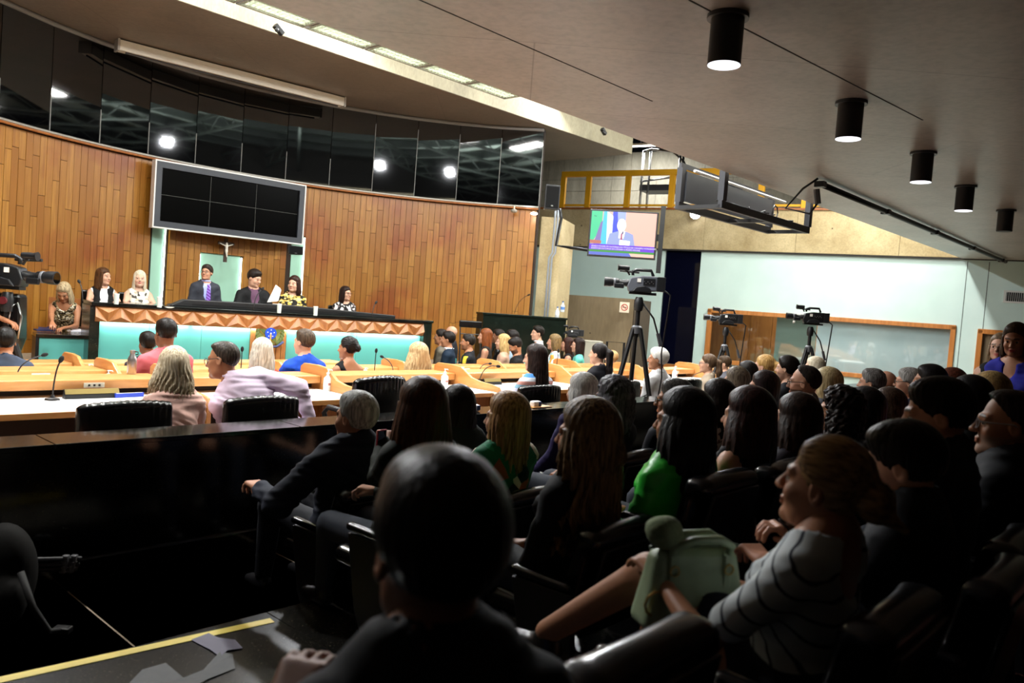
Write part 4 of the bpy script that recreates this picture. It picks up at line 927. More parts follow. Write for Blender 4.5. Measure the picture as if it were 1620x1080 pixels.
# yellow railing on the concrete band
t = thing('railing', 'yellow painted steel railing on the concrete parapet', 'railing', (0, 0, 0)); 
r0, r1 = onL(890, 275, .0), onL(1080, 262, .0); rb0 = onL(890, 330, .0); re = onL(1185, 318, 0)
RLz = (r0.z+onL(1075, 264, 0).z)/2; s0 = (r0-LA).dot(Ld); s1 = (onL(1330, 300, 0)-LA).dot(Ld)
wallp(MB(), s0, s1, RLz-.16, RLz, -.06, .06).build('top_rail', M_YEL, t, bevel=.01); wallp(MB(), s0, s1, bz+.1, bz+.16, -.02, .02).build('bottom_rail', M_YEL, t)
for x in (891, 931, 993, 1063, 1134, 1205, 1275): s = (onL(x, 300, 0)-LA).dot(Ld); wallp(MB(), s-.08, s+.08, bz+.05, RLz-.16, -.05, .05).build('post', M_YEL, t, bevel=.006)
# steel stair behind the railing
t = thing('staircase', 'grey steel staircase with pipe handrails behind the yellow railing', 'stairs'); M_STG = plain('stair_steel', '3b4350', .5)
SO = -2.0
def sp_(x, y, d=SO): return onL(x, y, d)
q0, q1 = sp_(1012, 292), sp_(1085, 282); s0 = (q0-LA).dot(Ld); s1 = (q1-LA).dot(Ld)
wallp(MB(), s0, s1+1.5, q0.z-.18, q0.z, SO-.8, SO).build('landing', M_STG, t)
for i in range(8): wallp(MB(), s1+.1+i*.3, s1+.4+i*.3, q0.z-.2-i*.18, q0.z-.15-i*.18, SO-.8, SO+.05).build('tread', M_STG, t)
a_, b_ = LA+Ld*(s1-.1)+Ln*(SO+.05), LA+Ld*(s1+2.6)+Ln*(SO+.05); MB().prism([Vector((a_.x, a_.y, q0.z)), Vector((b_.x, b_.y, q0.z-1.6)), Vector((b_.x, b_.y, q0.z-1.9)), Vector((a_.x, a_.y, q0.z-.35))], tuple(Ln*.05)).build('stringer', plain('stringer', '5a6878', .5), t)
for x in (1016, 1027, 1074, 1079): s = (sp_(x, 280)-LA).dot(Ld); b0 = LA+Ld*s+Ln*(SO+.02); MB().tube([Vector((b0.x, b0.y, 3.9 if x < 1050 else q0.z)), Vector((b0.x, b0.y, sp_(x, 238).z))], .035, 8).build('handrail_post', M_STEEL, t, smooth=True)
MB().tube([sp_(1017, 240), sp_(1030, 236), sp_(1065, 240), sp_(1082, 256), sp_(1100, 300)], .035, 8).build('handrail', M_STEEL, t, smooth=True); MB().tube([sp_(1013, 287), sp_(1080, 278)], .035, 8).build('handrail', M_STEEL, t, smooth=True)
# television on its bracket
p0, p1 = ond(934, 368, 14.1), ond(1037, 370, 13.9); d = L2(p1-p0); tl = d.length; d.normalize(); zt0 = ond(936, 333, 14.1).z; zb0_ = ond(933, 402, 14.1).z
tv = thing('television', 'wall television showing a man at a microphone before flags', 'television', Vector((p0.x, p0.y, zb0_)), math.atan2(d.y, d.x)); th_ = zt0-zb0_
MB().bb(-.03, tl+.03, .0, .08, -.03, th_+.03).build('housing', M_BLKP, tv, bevel=.008)
def flat(nm, pts, c, y, es=1.):
    MB().prism([(x*tl, -y, z*th_) for x, z in pts], (0, .001, 0)).build(nm, plain('tv_'+c, (0, 0, 0), .4, emit=c, es=es*1.5), scr_o)
scr_o = MB().bb(0, tl, -.004, 0, 0, th_).build('screen', plain('tv_base', (0, 0, 0), .2, emit='f4d9d2', es=1.), tv)
flat('wall_picture', [(.52, .24), (1, .24), (1, 1), (.52, 1)], 'f0b0a0', .006); flat('flag', [(0, .2), (.17, .62), (.17, 1), (0, 1)], '3fc08a', .006); flat('flag', [(.05, .2), (.22, .2), (.2, .8), (.15, .75)], '7a6aa8', .007)
flat('flag', [(.16, .2), (.28, .2), (.26, 1), (.19, 1)], '48b8dc', .008); flat('flag', [(.26, .2), (.34, .2), (.34, .9), (.24, 1)], 'e8eefc', .009); flat('flag', [(.33, .5), (.43, .55), (.4, 1), (.33, 1)], '3a4ae0', .009); flat('flag', [(.43, .6), (.53, .6), (.53, 1), (.40, 1)], '98a8e8', .0085)
flat('presenter_suit', [(.26, .24), (.7, .24), (.66, .5), (.56, .56), (.42, .56), (.3, .5)], '8d9ac8', .010); flat('presenter_shirt', [(.44, .4), (.52, .4), (.54, .57), (.44, .57)], 'f4f2fc', .011)
flat('presenter_tie', [(.47, .36), (.50, .36), (.495, .52), (.475, .52)], 'a04a6a', .012); flat('presenter_head', [(.475+.07*math.cos(i*PI/8), .70+.15*math.sin(i*PI/8)) for i in range(16)], 'fff2ea', .012); flat('microphone', [(.485, .50), (.505, .5), (.515, .55), (.495, .57)], '5a4a6a', .013); flat('paper', [(.46, .24), (.62, .24), (.62, .35), (.46, .37)], 'ffffff', .013)
flat('desk_picture', [(.0, .26), (.18, .26), (.18, .33), (.0, .34)], 'b06858', .013)
flat('banner', [(0, .12), (1, .12), (1, .25), (0, .25)], '6a3ac8', .014); flat('banner', [(0, .07), (1, .07), (1, .12), (0, .12)], '3a8a3a', .014); flat('banner', [(0, 0), (.66, 0), (.62, .07), (0, .07)], '5a6ac0', .014); flat('banner', [(.66, 0), (1, 0), (1, .07), (.62, .07)], 'f0b8a4', .014)
def textobj(nm, txt, size, loc, parent, mat, ext=.0008, align='LEFT', rot=(PI/2, 0, 0)):
    cu = bpy.data.curves.new(nm, 'FONT'); cu.body = txt; cu.size = size; cu.extrude = ext; cu.align_x = align; o = bpy.data.objects.new(nm, cu); COL.objects.link(o)
    dg = bpy.context.evaluated_depsgraph_get(); me = bpy.data.meshes.new_from_object(o.evaluated_get(dg)); me.materials.clear(); me.materials.append(mat); COL.objects.unlink(o); bpy.data.objects.remove(o)
    q = link(nm, me, parent); q.location = loc; q.rotation_euler = rot; return q
tw_ = plain('tv_text', (0, 0, 0), .4, emit='ffffff', es=1.2)
textobj('lettering', 'SESSÃO SOLENE DE OUTORGA DO TÍTULO DE CIDADÃO HONORÁRIO,', .031*tl, (.03*tl, -.016, .185*th_), scr_o, tw_); textobj('lettering', 'SESSÃO DE OUTORGA DA CÂMARA E SESSÃO SOLENE', .031*tl, (.03*tl, -.016, .135*th_), scr_o, tw_); textobj('lettering', 'TV', .035*tl, (.04*tl, -.016, .86*th_), scr_o, plain('tv_black', (0, 0, 0), .4, emit='30304a', es=.6))
MB().bb(tl+.06, tl+.14, .02, .08, -.25, th_+.15).build('bracket_post', M_BLK, tv); MB().bb(tl*.6, tl+.12, .06, .12, th_*.4, th_*.55).build('bracket_arm', M_BLK, tv)
# spot lamp on the band
p = onL(1100, 338, .35); t = thing('spot_lamp', 'glaring spot lamp fixed below the yellow railing', 'lamp', p); v = (Vector((3.5, 9, 1.2))-p).normalized(); Mq = v.to_track_quat('-Z', 'Y').to_matrix()
MB().lathe([(.12, -.01), (.14, .02), (.1, .22), (.03, .25)], 18, M=Mq).build('housing', M_BLK, t, auto=40); MB().lathe([(.135, -.02), (.135, -.012)], 18, M=Mq).build('lens', plain('spot_lens', 'ffffff', .5, emit='e8eeff', es=60.), t)
L = bpy.data.lights.new('spot_beam', 'SPOT'); L.energy = 260; L.spot_size = math.radians(120); L.shadow_soft_size = .1; L.color = (.9, .94, 1); o = bpy.data.objects.new('spot_beam', L); COL.objects.link(o); o.location = p+v*.1; o.rotation_euler = v.to_track_quat('-Z', 'Y').to_euler()
# small lamp and dome detector above the wooden wall's right end
tq, zq = wang_d(846, 339); p = W(*arc(tq, CR-.12), zq); t = thing('wall_lamp', 'small bright lamp at the top right end of the wooden wall', 'lamp', p, RZ_H+math.radians(tq-90)); MB().ball((0, -.02, 0), .05, 10, 6, (1.5, .8, .6)).build('bulb', plain('bulb', 'ffffff', .5, emit='fffaf0', es=14.), t, smooth=True); MB().cyl((0, .02, 0), (0, .12, .02), .02, 8).build('holder', M_CREAM, t)
L = bpy.data.lights.new('wall_lamp_glow', 'POINT'); L.energy = 4; L.shadow_soft_size = .05; L.color = (1, .95, .85); o = bpy.data.objects.new('wall_lamp_glow', L); COL.objects.link(o); o.location = W(*arc(tq, CR-.25), zq-.05)
tq, zq = wang_d(814, 335); t = thing('dome_camera', 'small dome camera near the top of the wooden wall', 'camera', W(*arc(tq, CR-.16), zq), RZ_H+math.radians(tq-90)); MB().ball((0, 0, 0), .07, 12, 8, (1, 1, .6)).build('dome', plain('dome', '8a8378', .4), t, smooth=True); MB().tube([(0, 0, .03), (0, 0, .1), (0, .15, .1)], .015, 6).build('arm', M_CREAM, t)
# projectors / microphones hung before the fascia
for lab, x, y in (('small black microphone hung before the fascia near the lights', 441, 47), ('small black camera hung before the fascia near the pier', 955, 208)):
    p = onb(x, y, ST_B-.35); t = thing('hanging_camera', lab, 'camera', p, RZ_H); MB().box((0, 0, 0), (.16, .08, .07), M=Matrix.Rotation(.6, 3, 'Y')).build('body', M_BLKP, t, bevel=.01); MB().ball((-.06, -.05, -.03), .03, 8, 6).build('lens', M_BLK, t, smooth=True); MB().tube([(0, 0, .03), (0, 0, .26 if x < 500 else .3)], .006 if x < 500 else .015, 6).build('stem', M_STEEL, t)
# conduits on the pier
t = thing('pier_conduit', 'grey conduits running down the concrete pier', 'pipe')
for dx in (0, .06): 
    a_ = ond(878, 345, 16.75); b_ = ond(868, 505, 16.75); MB().tube([a_+Vector((dx, 0, .2)), a_+Vector((dx, 0, 0)), Vector((a_.x+dx, a_.y, 2.9)), Vector((a_.x-.06+dx, a_.y, 2.8)), Vector((a_.x-.06+dx, a_.y, .3))], .022, 8).build('pipe', plain('pipe_grey', '8c9298', .5), t, smooth=True)
MB().tube([ond(886, 330, 16.2), ond(888, 345, 16.2), ond(880, 388, 16.3), ond(905, 392, 16.3), ond(935, 396, 15.5)], .035, 6).build('cable_bundle', M_BLK, t, smooth=True)
# bottles on the granite counter, no smoking sign, air grille
for i, (x, y) in enumerate(((881, 497), (889, 496))):
    p = ond(x, y+5, 16.5); t = thing('bottle', ['clear bottle at the right end of the granite counter, left of the other', 'clear bottle with blue label at the far right end of the granite counter'][i], 'bottle', Vector((p.x, p.y, gq.z if i else gp.z)), 0, 'bottles on the granite counter'); MB().lathe([(.04, 0), (.045, .02), (.045, .13), (.02, .17), (.018, .2)], 14).build('bottle_body', plain('clear_plastic', 'cfd6d8', .2), t, auto=50); MB().lathe([(.02, .2), (.02, .225)], 10).build('cap', plain('cap_blue', '4a6a9a', .4), t); MB().lathe([(.046, .05), (.046, .11)], 14).build('wrap', plain('wrap%d' % i, ['e2e4e4', '5a86c8'][i], .5), t)
sg_p = ond(988, 486, 18.4); t = thing('no_smoking_sign', 'square no smoking sign on the low brown wall', 'sign', sg_p, math.atan2(q1.y-q0.y, q1.x-q0.x) if False else math.radians(-12))
MB().bb(-.11, .11, -.02, -.01, -.12, .12).build('plate', plain('sign_plate', 'd8cdb8', .6), t); MB().tube([(.07*math.cos(i*PI/10), -.022, .07*math.sin(i*PI/10)) for i in range(20)], .01, 5, closed=True).build('red_ring', plain('sign_red', 'b02a24', .5), t); MB().box((0, -.022, 0), (.13, .006, .014), M=Matrix.Rotation(PI/4, 3, 'Y')).build('red_bar', MATS['sign_red'], t); MB().bb(-.045, .045, -.024, -.02, -.008, .008).build('cigarette', M_BLK, t)
s, z = sL(1612, 470); t = thing('air_grille', 'white framed air grille high on the mint wall', 'vent', LA+Ld*s+Vector((0, 0, z)), LZ if (Matrix.Rotation(LZ, 3, 'Z')@Vector((0, -1, 0))).dot(Ln) > 0 else LZ+PI)
fr = MB(); fr.bb(-.3, .3, -.03, 0, .1, .14); fr.bb(-.3, .3, -.03, 0, -.14, -.1); fr.bb(-.3, -.25, -.03, 0, -.1, .1); fr.bb(.25, .3, -.03, 0, -.1, .1); fr.build('frame', plain('grille_white', 'd8dcd8', .5), t); MB().bb(-.25, .25, -.01, -.003, -.1, .1).build('backing', M_BLK, t)
for i in range(12): MB().bb(-.24+i*.04, -.232+i*.04, -.022, -.01, -.1, .1).build('slat', MATS['grille_white'], t)

# added lamp that brightens the room and blind behind the wide window
bp0 = LA+Ld*((w1s0+w1s1)/2)-Ln*1.2; t = thing('booth_fill', 'added fill lamp in the room behind the wide window', 'lamp', Vector((bp0.x, bp0.y, 3.17)), LZ); MB().bb(-.6, .6, -.1, .1, -.06, .02).build('body', M_CREAM, t); MB().bb(-.58, .58, -.08, .08, -.07, -.06).build('diffuser', plain('booth_diff', 'ffffff', .5, emit='fff6e8', es=2.), t)
area_light('booth_fill_light', Vector((bp0.x, bp0.y, 3.1)), Vector((bp0.x, bp0.y, 0)), 3., .3, 90, (1, .96, .9))

# floods on the stage fascia facing the audience, and an added lamp that brightens the side gallery wall
for i, (a, e) in enumerate(((2.5, 420), (7.5, 420), (12.5, 420))):
    t = thing('fascia_flood', ['flood lamp on the fascia at the left of the stage', 'flood lamp on the fascia above the middle of the stage', 'flood lamp on the fascia near the pier'][i], 'lamp', W(a, ST_B-.2, 6.35), RZ_H, 'flood lamps on the fascia')
    MB().box((0, 0, 0), (.34, .14, .26), M=Matrix.Rotation(.5, 3, 'X')).build('housing', M_BLK, t, bevel=.015); MB().box((0, -.075, -.04), (.3, .01, .2), M=Matrix.Rotation(.5, 3, 'X')).build('glass', plain('flood_glass', 'ffffff', .5, emit='f0f4ff', es=8.), t); MB().tube([(-.19, 0, 0), (-.19, .16, .0), (.19, .16, .0), (.19, 0, 0)], .012, 6).build('yoke', M_STEEL, t)
    area_light('fascia_beam', W(a, ST_B-.32, 6.3), W(a*.6+1.5, 1.5, 1.0), .3, .2, e, (.95, .97, 1.))
p = LA+Ld*3.2-Ln*2.2; t = thing('gallery_fill', 'added fill lamp over the side gallery behind the yellow railing', 'lamp', Vector((p.x, p.y, 7.0)), LZ); MB().bb(-.6, .6, -.12, .12, 0, .06).build('body', M_CREAM, t); MB().bb(-.58, .58, -.1, .1, -.012, 0).build('diffuser', plain('gal_diff', 'ffffff', .5, emit='fff8ec', es=3.), t); MB().cyl((0, 0, .06), (0, 0, .3), .015, 6).build('stem', M_STEEL, t)
area_light('gallery_fill_light', Vector((p.x, p.y, 6.95)), Vector((p.x, p.y, 4))-Ln*.6, 1.2, .2, 260, (1, .98, .93))
# ------------------------------------------------------------------ plenary desks
def rbox(w_, d_, h_, r, res, bend=0., taper=0., crown=0.):
    f = Fld((-w_/2-.05, -d_/2-.05-abs(bend), -h_/2-.05), (w_/2+.05, d_/2+.05+abs(bend), h_/2+.05+crown), res); X, Y, Z_ = f.full()
    X2 = X/(1-taper*(Z_+h_/2)/h_); Y2 = Y-bend*(2*X/w_)**2; Z2 = Z_-crown*(1-(2*X/w_)**2)*np.clip((Z_+h_/2)/h_, 0, 1)
    q = [np.abs(X2)-w_/2+r, np.abs(Y2)-d_/2+r, np.abs(Z2)-h_/2+r]
    f.f = (np.sqrt(sum(np.maximum(v, 0)**2 for v in q))+np.minimum(np.maximum(np.maximum(q[0], q[1]), q[2]), 0)-r).astype(np.float32); return f
MW = 1.9
def make_desk():
    t = thing('desk', '', 'desk', (0, 0, 0), RZ_H)
    MB().bb(.03, MW-.01, 0, .88, .70, .74).build('desktop', M_WHITE, t, bevel=.004); MB().bb(.03, MW-.01, -.02, 0, .695, .738).build('edge_strip', M_DESK, t)
    MB().bb(.03, MW-.01, .70, 1.1, .80, .88).build('ledge', M_DESK, t, bevel=.012); MB().bb(.03, MW-.01, 1.0, 1.06, -.02, .80).build('front_panel', M_DESK, t); MB().bb(.03, MW-.01, .86, .9, .74, .80).build('shelf_back', plain('shelf_dark', '241a10', .7), t)
    pts = [(0, -.03, -.02), (0, -.03, .76), (0, 0, .80), (0, .1, .815), (0, .3, .83), (0, .45, .86), (0, .55, .92), (0, .63, .965), (0, .8, .98), (0, 1.04, .975), (0, 1.1, .94), (0, 1.1, -.02)]
    MB().prism(pts, (.04, 0, 0)).build('divider', M_DESK, t, bevel=.006)
    pd_ = MB().bb(MW-.5, MW-.02, .1, .6, .1, .69).build('pedestal', M_DESKD, t)
    for j in range(3): dw = MB().bb(MW-.48, MW-.04, .075, .1, .12+j*.19, .295+j*.19).build('drawer', M_DESKD, pd_, bevel=.006); 
    MB().ball((MW-.26, .06, .6), .016, 8, 6).build('knob', M_STEEL, pd_, smooth=True)
    MB().bb(.05, MW-.5, .75, .78, .05, .7).build('modesty_panel', plain('modesty', '3a2010', .6), t)
    sk = MB().bb(1.2, 1.36, .693, .702, .815, .855).build('socket_plate', plain('plate_cream', 'dcd4c0', .5), t)
    for x in (1.24, 1.28, 1.32): MB().bb(x-.008, x+.008, .690, .694, .828, .842).build('socket', M_BLK, sk)
    return t
dk0 = make_desk(); first = True
rows = [('first', 6.2, 0., [.93+MW*i for i in range(7)]), ('second', 7.5, -.06, None), ('third', 8.75, -.15, None)]
o2 = abz(onb(154, 577, 8.75))[0]; o3 = abz(onb(112, 573, 10.0))[0]
o2 += 0
rows[1] = ('second', 7.75, -.10, [o2-MW+MW*i for i in range(6)]); rows[2] = ('third', 9.2, -.18, [o3-MW+MW*i for i in range(6)])
ordn = ['first', 'second', 'third', 'fourth', 'fifth', 'sixth', 'seventh']
for rn, b0, zf, aa in rows:
    for i, a in enumerate(aa):
        if rn == 'third' and a > 5.5: continue
        lab = 'white-topped wooden desk, %s from the left in the row nearest the barrier' % ordn[i] if rn == 'first' else 'light wooden plenary desk, %s from the left in the %s row behind the barrier' % (ordn[i], rn)
        d = dk0 if first else dup(dk0); first = False; d.location = W(a, b0, zf); d['label'] = lab; d['group'] = 'plenary desks'
        if rn == 'first' and i == 1: d.location = W(3.15, b0, zf); d.scale = (1.58/MW, 1, 1)
        if rn == 'first' and i == 0: d.location = W(1.25, b0, zf)
# desk chairs
def make_pchair(h=.93):
    t = thing('desk_chair', '', 'chair', (0, 0, 0), RZ_H)
    f = rbox(.64, .09, .52, .035, .012, bend=.06, taper=.06, crown=.03); X, Y, Z_ = f.full(); f.f = (f.f+.003*np.sin(X*130)*np.clip((Z_-.14)*20, 0, 1)).astype(np.float32)
    V, Q = f.mesh(); V[:, 2] += h-.28; V[:, 1] -= .0; link('backrest', npmesh('backrest', V, Q, M_LEATH), t)
    f = rbox(.54, .5, .11, .045, .015); V, Q = f.mesh(); V += np.array([0, .3, .47]); link('seat', npmesh('seat', V, Q, M_LEATH), t)
    for s in (-1, 1): MB().tube([(s*.29, .06, .6), (s*.31, .1, .66), (s*.31, .34, .67), (s*.3, .4, .62), (s*.27, .36, .46)], .022, 8).build('armrest', M_BLKP, t, smooth=True)
    MB().cyl((0, .28, .1), (0, .28, .42), .03, 10).build('column', M_STEEL, t)
    mb = MB()
    for k in range(5): q = k*2*PI/5; mb.tube([(0, .28, .1), (.28*math.cos(q), .28+.28*math.sin(q), .06)], [.025, .016], 6)
    mb.build('star_base', M_BLKP, t)
    for k in range(5): q = k*2*PI/5; MB().ball((.28*math.cos(q), .28+.28*math.sin(q), .03), .03, 8, 6).build('castor', M_BLKP, t, smooth=True)
    MB().bb(-.05, .05, .02, .08, .42, .6).build('back_bracket', M_BLK, t); return t
pc0 = make_pchair()
PCH = [(2.17, 5.3, 0, 'black leather desk chair under the woman in the pink blouse'), (3.16, 5.3, 0, 'black leather desk chair under the man in the lavender shirt'), (4.38, 5.45, 8, 'tall empty black leather desk chair beside the grey haired man'), (6.42, 5.35, -4, 'black leather desk chair behind the woman in the striped top'), (8.15, 5.45, 0, 'black leather desk chair behind the big television camera'), (9.6, 5.4, 0, 'black leather desk chair farthest to the right behind the barrier')]
for i, (a, b, r, lab) in enumerate(PCH):
    d = pc0 if i == 0 else dup(pc0); d.location = W(a, b, 0 if i != 2 else .1); d.rotation_euler.z = RZ_H+math.radians(r); d['label'] = lab; d['group'] = 'black desk chairs behind the barrier'
    if i == 2: d.location.z = 0; d.scale = (1, 1, 1.12)
# gooseneck microphones
def mic(label, base, headp, bow=.0, stand=True, hr=.016, group='gooseneck microphones'):
    base = Vector(base); headp = Vector(headp); t = thing('microphone', label, 'microphone', base, 0, group); h = headp-base
    if stand: MB().lathe([(.055, 0), (.05, .012), (.02, .02), (.012, .04)], 16).build('stand', M_BLKP, t, auto=40)
    mid1 = Vector((h.x*.1, h.y*.1, h.z*.5)); pts = []
    for i in range(9):
        u = i/8; pts.append((1-u)**2*Vector((0, 0, .02))+2*u*(1-u)*(Vector((h.x*.15, h.y*.15, h.z*.75))+Vector((0, 0, bow)))+u*u*h)
    MB().tube(pts, .006, 6).build('gooseneck', M_BLKP, t, smooth=True); d = (pts[-1]-pts[-2]).normalized(); Mq = d.to_track_quat('Z', 'Y').to_matrix()
    MB().ball(h+d*.02, hr*1.15, 10, 8, (1, 1, 1.7), Mq).build('foam_head', plain('foam', '0a0a0b', .9), t, smooth=True); return t
def dsk(x, y, z=.741): p = onb(x, y, 6.78); return Vector((p.x, p.y, .741))
mic('microphone standing at the left on the nearest white desk', dsk(83, 626), onb(95, 572, 6.78))
mic('microphone tilted to the right on the second desk row at far left', onb(28, 592, 8.1), onb(67, 562, 8.1), stand=False)
mic('thin microphone in front of the grey blonde woman', onb(381, 585, 8.1), onb(383, 555, 8.1), stand=False)
mic('straight upright microphone left of the long blonde woman', onb(592, 592, 7.9), onb(595, 557, 7.9), stand=False)
mic('slanting microphone left of the long blonde woman', onb(622, 590, 8.0), onb(606, 565, 8.0), stand=False)
mic('curved microphone left of the woman in the striped top', dsk(757, 611), onb(786, 579, 6.55), .08)
mic('small curved microphone on the desk row behind the striped top', onb(757, 592, 8.), onb(774, 575, 8.), .05, False)
mic('upright microphone right of the woman in the striped top', onb(879, 597, 7.9), onb(883, 557, 7.9), stand=True)
mic('microphone slanting right behind the big tripod', onb(1033, 603, 6.6), onb(1053, 573, 6.6), stand=True)
mic('long slanting microphone on the desk right of the big tripod', onb(1092, 603, 6.6), onb(1119, 588, 6.6), .05)
mic('microphone at the left end of the rostrum', Vector((0, 0, RT))+L2(onz(135, 480, RT))+RN*.25, ond(126, 447, onz(135, 480, RT).y+.25), stand=False)
mic('long thin microphone on the granite counter', L2(ond(814, 494, 16.1))+Vector((0, 0, gp.z)), ond(835, 467, 16.1), stand=False)
mic('microphone near the right end of the rostrum', L2(onz(602, 506, RT))+RN*.3+Vector((0, 0, RT)), ond(594, 480, onz(602, 506, RT).y+.3), stand=False)
mic('microphone before the man in the black jacket', L2(onz(418, 495, RT))+RN*.5+Vector((0, 0, RT)), ond(414, 458, onz(418, 495, RT).y+.5), stand=False)
# sanitiser bottles with pumps
M_SAN = plain('gel_bottle', 'dfe4e2', .25); M_PUMP = plain('pump_white', 'f0f0ee', .4)
def gel(label, p, s=1.):
    t = thing('sanitizer_bottle', label, 'bottle', p, RZ_H, 'hand sanitizer bottles'); MB().lathe([(.035*s, 0), (.038*s, .01*s), (.038*s, .11*s), (.014*s, .135*s), (.013*s, .145*s)], 14).build('bottle', M_SAN, t, auto=50)
    MB().lathe([(.0385*s, .035*s), (.0385*s, .09*s)], 14).build('paper_label', plain('gel_label', 'f4f1ee', .6), t); MB().bb(-.02*s, .02*s, -.0395*s, -.037*s, .05*s, .07*s).build('label_print', plain('gel_print', 'b07a74', .6), t)
    mb = MB(); mb.lathe([(.016*s, .145*s), (.016*s, .16*s), (.006*s, .162*s), (.006*s, .18*s), (.012*s, .182*s), (.012*s, .19*s)], 10); mb.tube([(0, 0, .186*s), (.035*s, 0, .184*s), (.04*s, 0, .176*s)], .005*s, 6); mb.build('pump', M_PUMP, t, auto=50)
gel('hand sanitizer bottle on the desk right of the lavender shirt', dsk(518, 614), 1.15); gel('hand sanitizer bottle on the desk left of the striped top', dsk(703, 607), 1.1); gel('hand sanitizer bottle in front of the big tripod on the right desks', dsk(1066, 609), 1.1)
def gelb(label, x, b, z): p = onb(x, 585, b); gel(label, Vector((p.x, p.y, z)))
gelb('hand sanitizer on the second desk row left of the steel flask', 172, 7.95, .645); gelb('hand sanitizer on the third desk row at far left', 141, 9.25, .565); gelb('hand sanitizer before the audience in the navy jacket', 731, 7.95, .645); gelb('hand sanitizer on the second row near the empty chair', 578, 7.95, .645)
# name plates, folders, flask
def plate(label, p, w_=.32):
    t = thing('name_plate', label, 'name plate', p, RZ_H, 'name plates'); MB().prism([(-w_/2, 0, 0), (-w_/2, .07, 0), (-w_/2, .045, .075), (-w_/2, .035, .075)], (w_, 0, 0)).build('body', M_BLKP, t); MB().prism([(-w_/2+.004, .013, .038), (-w_/2+.004, .0155, .036), (-w_/2+.004, .0365, .0755), (-w_/2+.004, .033, .0755)], (w_-.008, 0, 0)).build('brass_strip', plain('brass', 'a8935a', .35, .6), t)
plate('black and brass name plate on the desk at the left', dsk(148, 625), .42); plate('black and brass name plate left of the striped top', dsk(781, 613), .3)
plate('pale name plate on the second desk behind the striped top', onb(893, 594, 7.6), .24)
def folder(label, p, c, rz=0, w_=.24): t = thing('folder', label, 'folder', p, RZ_H+rz); MB().bb(-w_/2, w_/2, 0, .02, 0, .035).build('cover', plain('folder_'+c, c, .5), t); MB().bb(-w_/2+.01, w_/2-.01, .002, .018, .035, .036).build('pages', M_WHITE, t)
folder('blue folder under the ledge beside the pink blouse', dsk(206, 619)+Vector((0, 0, .0)), '2440b8', .1); folder('blue folder beside the sanitizer under the ledge', dsk(536, 608), '2848c8', -.25, .18)
t = thing('steel_flask', 'brushed steel flask standing on the desk behind the pink blouse', 'flask', onb(208, 592, 7.25), 0); t.location.z = .882; hF = onb(208, 554, 7.25).z-.882; MB().lathe([(.036, 0), (.04, .01), (.04, hF*.55), (.035, hF*.68), (.02, hF*.82), (.018, hF*.86)], 20).build('body', plain('brushed_steel', 'c4c4c6', .28, .9), t, auto=50); MB().lathe([(.022, hF*.86), (.022, hF), (.018, hF*1.01)], 14).build('cap', MATS['brushed_steel'], t, auto=40); MB().tube([(.02, 0, hF*.95), (.05, 0, hF*.95), (.05, 0, hF*.85), (.03, 0, hF*.83)], .006, 6).build('loop', M_BLKP, t, smooth=True)
# handbag strap by the chair
t = thing('handbag', 'tan leather handbag on the floor left of the pink blouse chair', 'bag', onb(112, 690, 5.15)); mb = MB(); mb.ball((0.06, 0, -.02), .12, 12, 8, (1.1, .6, .8)); mb.build('bag_body', noisy('tan_leather', '8a4a2c', 'b0643e', 12, .5), t, smooth=True); MB().tube([(-.1+.12*math.cos(i*PI/8), -.06, -.0+.09*math.sin(i*PI/8)) for i in range(16)], .012, 6, closed=True).build('handle', plain('tan_strap', 'b96c48', .5), t, smooth=True); t.location.z = .62
st_ = thing('bag_stool', 'low stool holding the tan handbag left of the pink blouse chair', 'stool', Vector((t.location.x, t.location.y, 0)), RZ_H); MB().bb(-.2, .2, -.15, .15, .47, .51).build('seat', M_BLKP, st_, bevel=.01)
for x in (-.16, .16):
    for y in (-.11, .11): MB().cyl((x, y, 0), (x, y, .47), .015, 8).build('leg', M_BLK, st_)
# little devices on the barrier coping
for lab, x, y in (('small white and blue device on the barrier, left of the green print blouse', 748, 661), ('small white device on a wooden tray on the barrier right of the bob haircut', 846, 652)):
    p = onb(x, y, 4.72); t = thing('desk_device', lab, 'device', Vector((p.x, p.y, .831)), RZ_H); MB().bb(-.05, .05, -.03, .03, 0, .055).build('body', M_WHITE, t, bevel=.012); MB().bb(.012, .052, -.034, .0, .008, .05).build('blue_face', plain('dev_blue', '2a3c70', .4), t, bevel=.005)
    if x > 800: MB().bb(-.1, .17, -.06, .05, -.0, .006).build('tray', M_DESK, t)
# papers and folders on the teal side table
for lab, x, y, c, w_, r in (('dark blue folder under the leaning woman\'s right hand', 75, 522, '25264e', .3, .1), ('navy folder in the middle of the side table', 95, 519, '2a2a5a', .34, -.2), ('white sheaf of papers on the side table', 128, 524, 'e8e6f0', .3, .1), ('open pale book at the right end of the side table', 146, 521, 'd6d2e2', .26, -.15)):
    p = onz(x, y, tz+.012); t = thing('paper_folder', lab, 'folder', Vector((p.x, p.y, tz+.001)), math.atan2(TD.y, TD.x)+r); MB().bb(-w_/2, w_/2, -.1, .1, 0, .02).build('cover', plain('pf_'+c, c, .6), t); MB().prism([(-w_*.45, -.09, .021), (w_*.45, -.09, .021), (w_*.45, .09, .028), (-w_*.3, .09, .045)], (0, 0, .004)).build('pages', plain('pfp_'+c, c, .6), t)
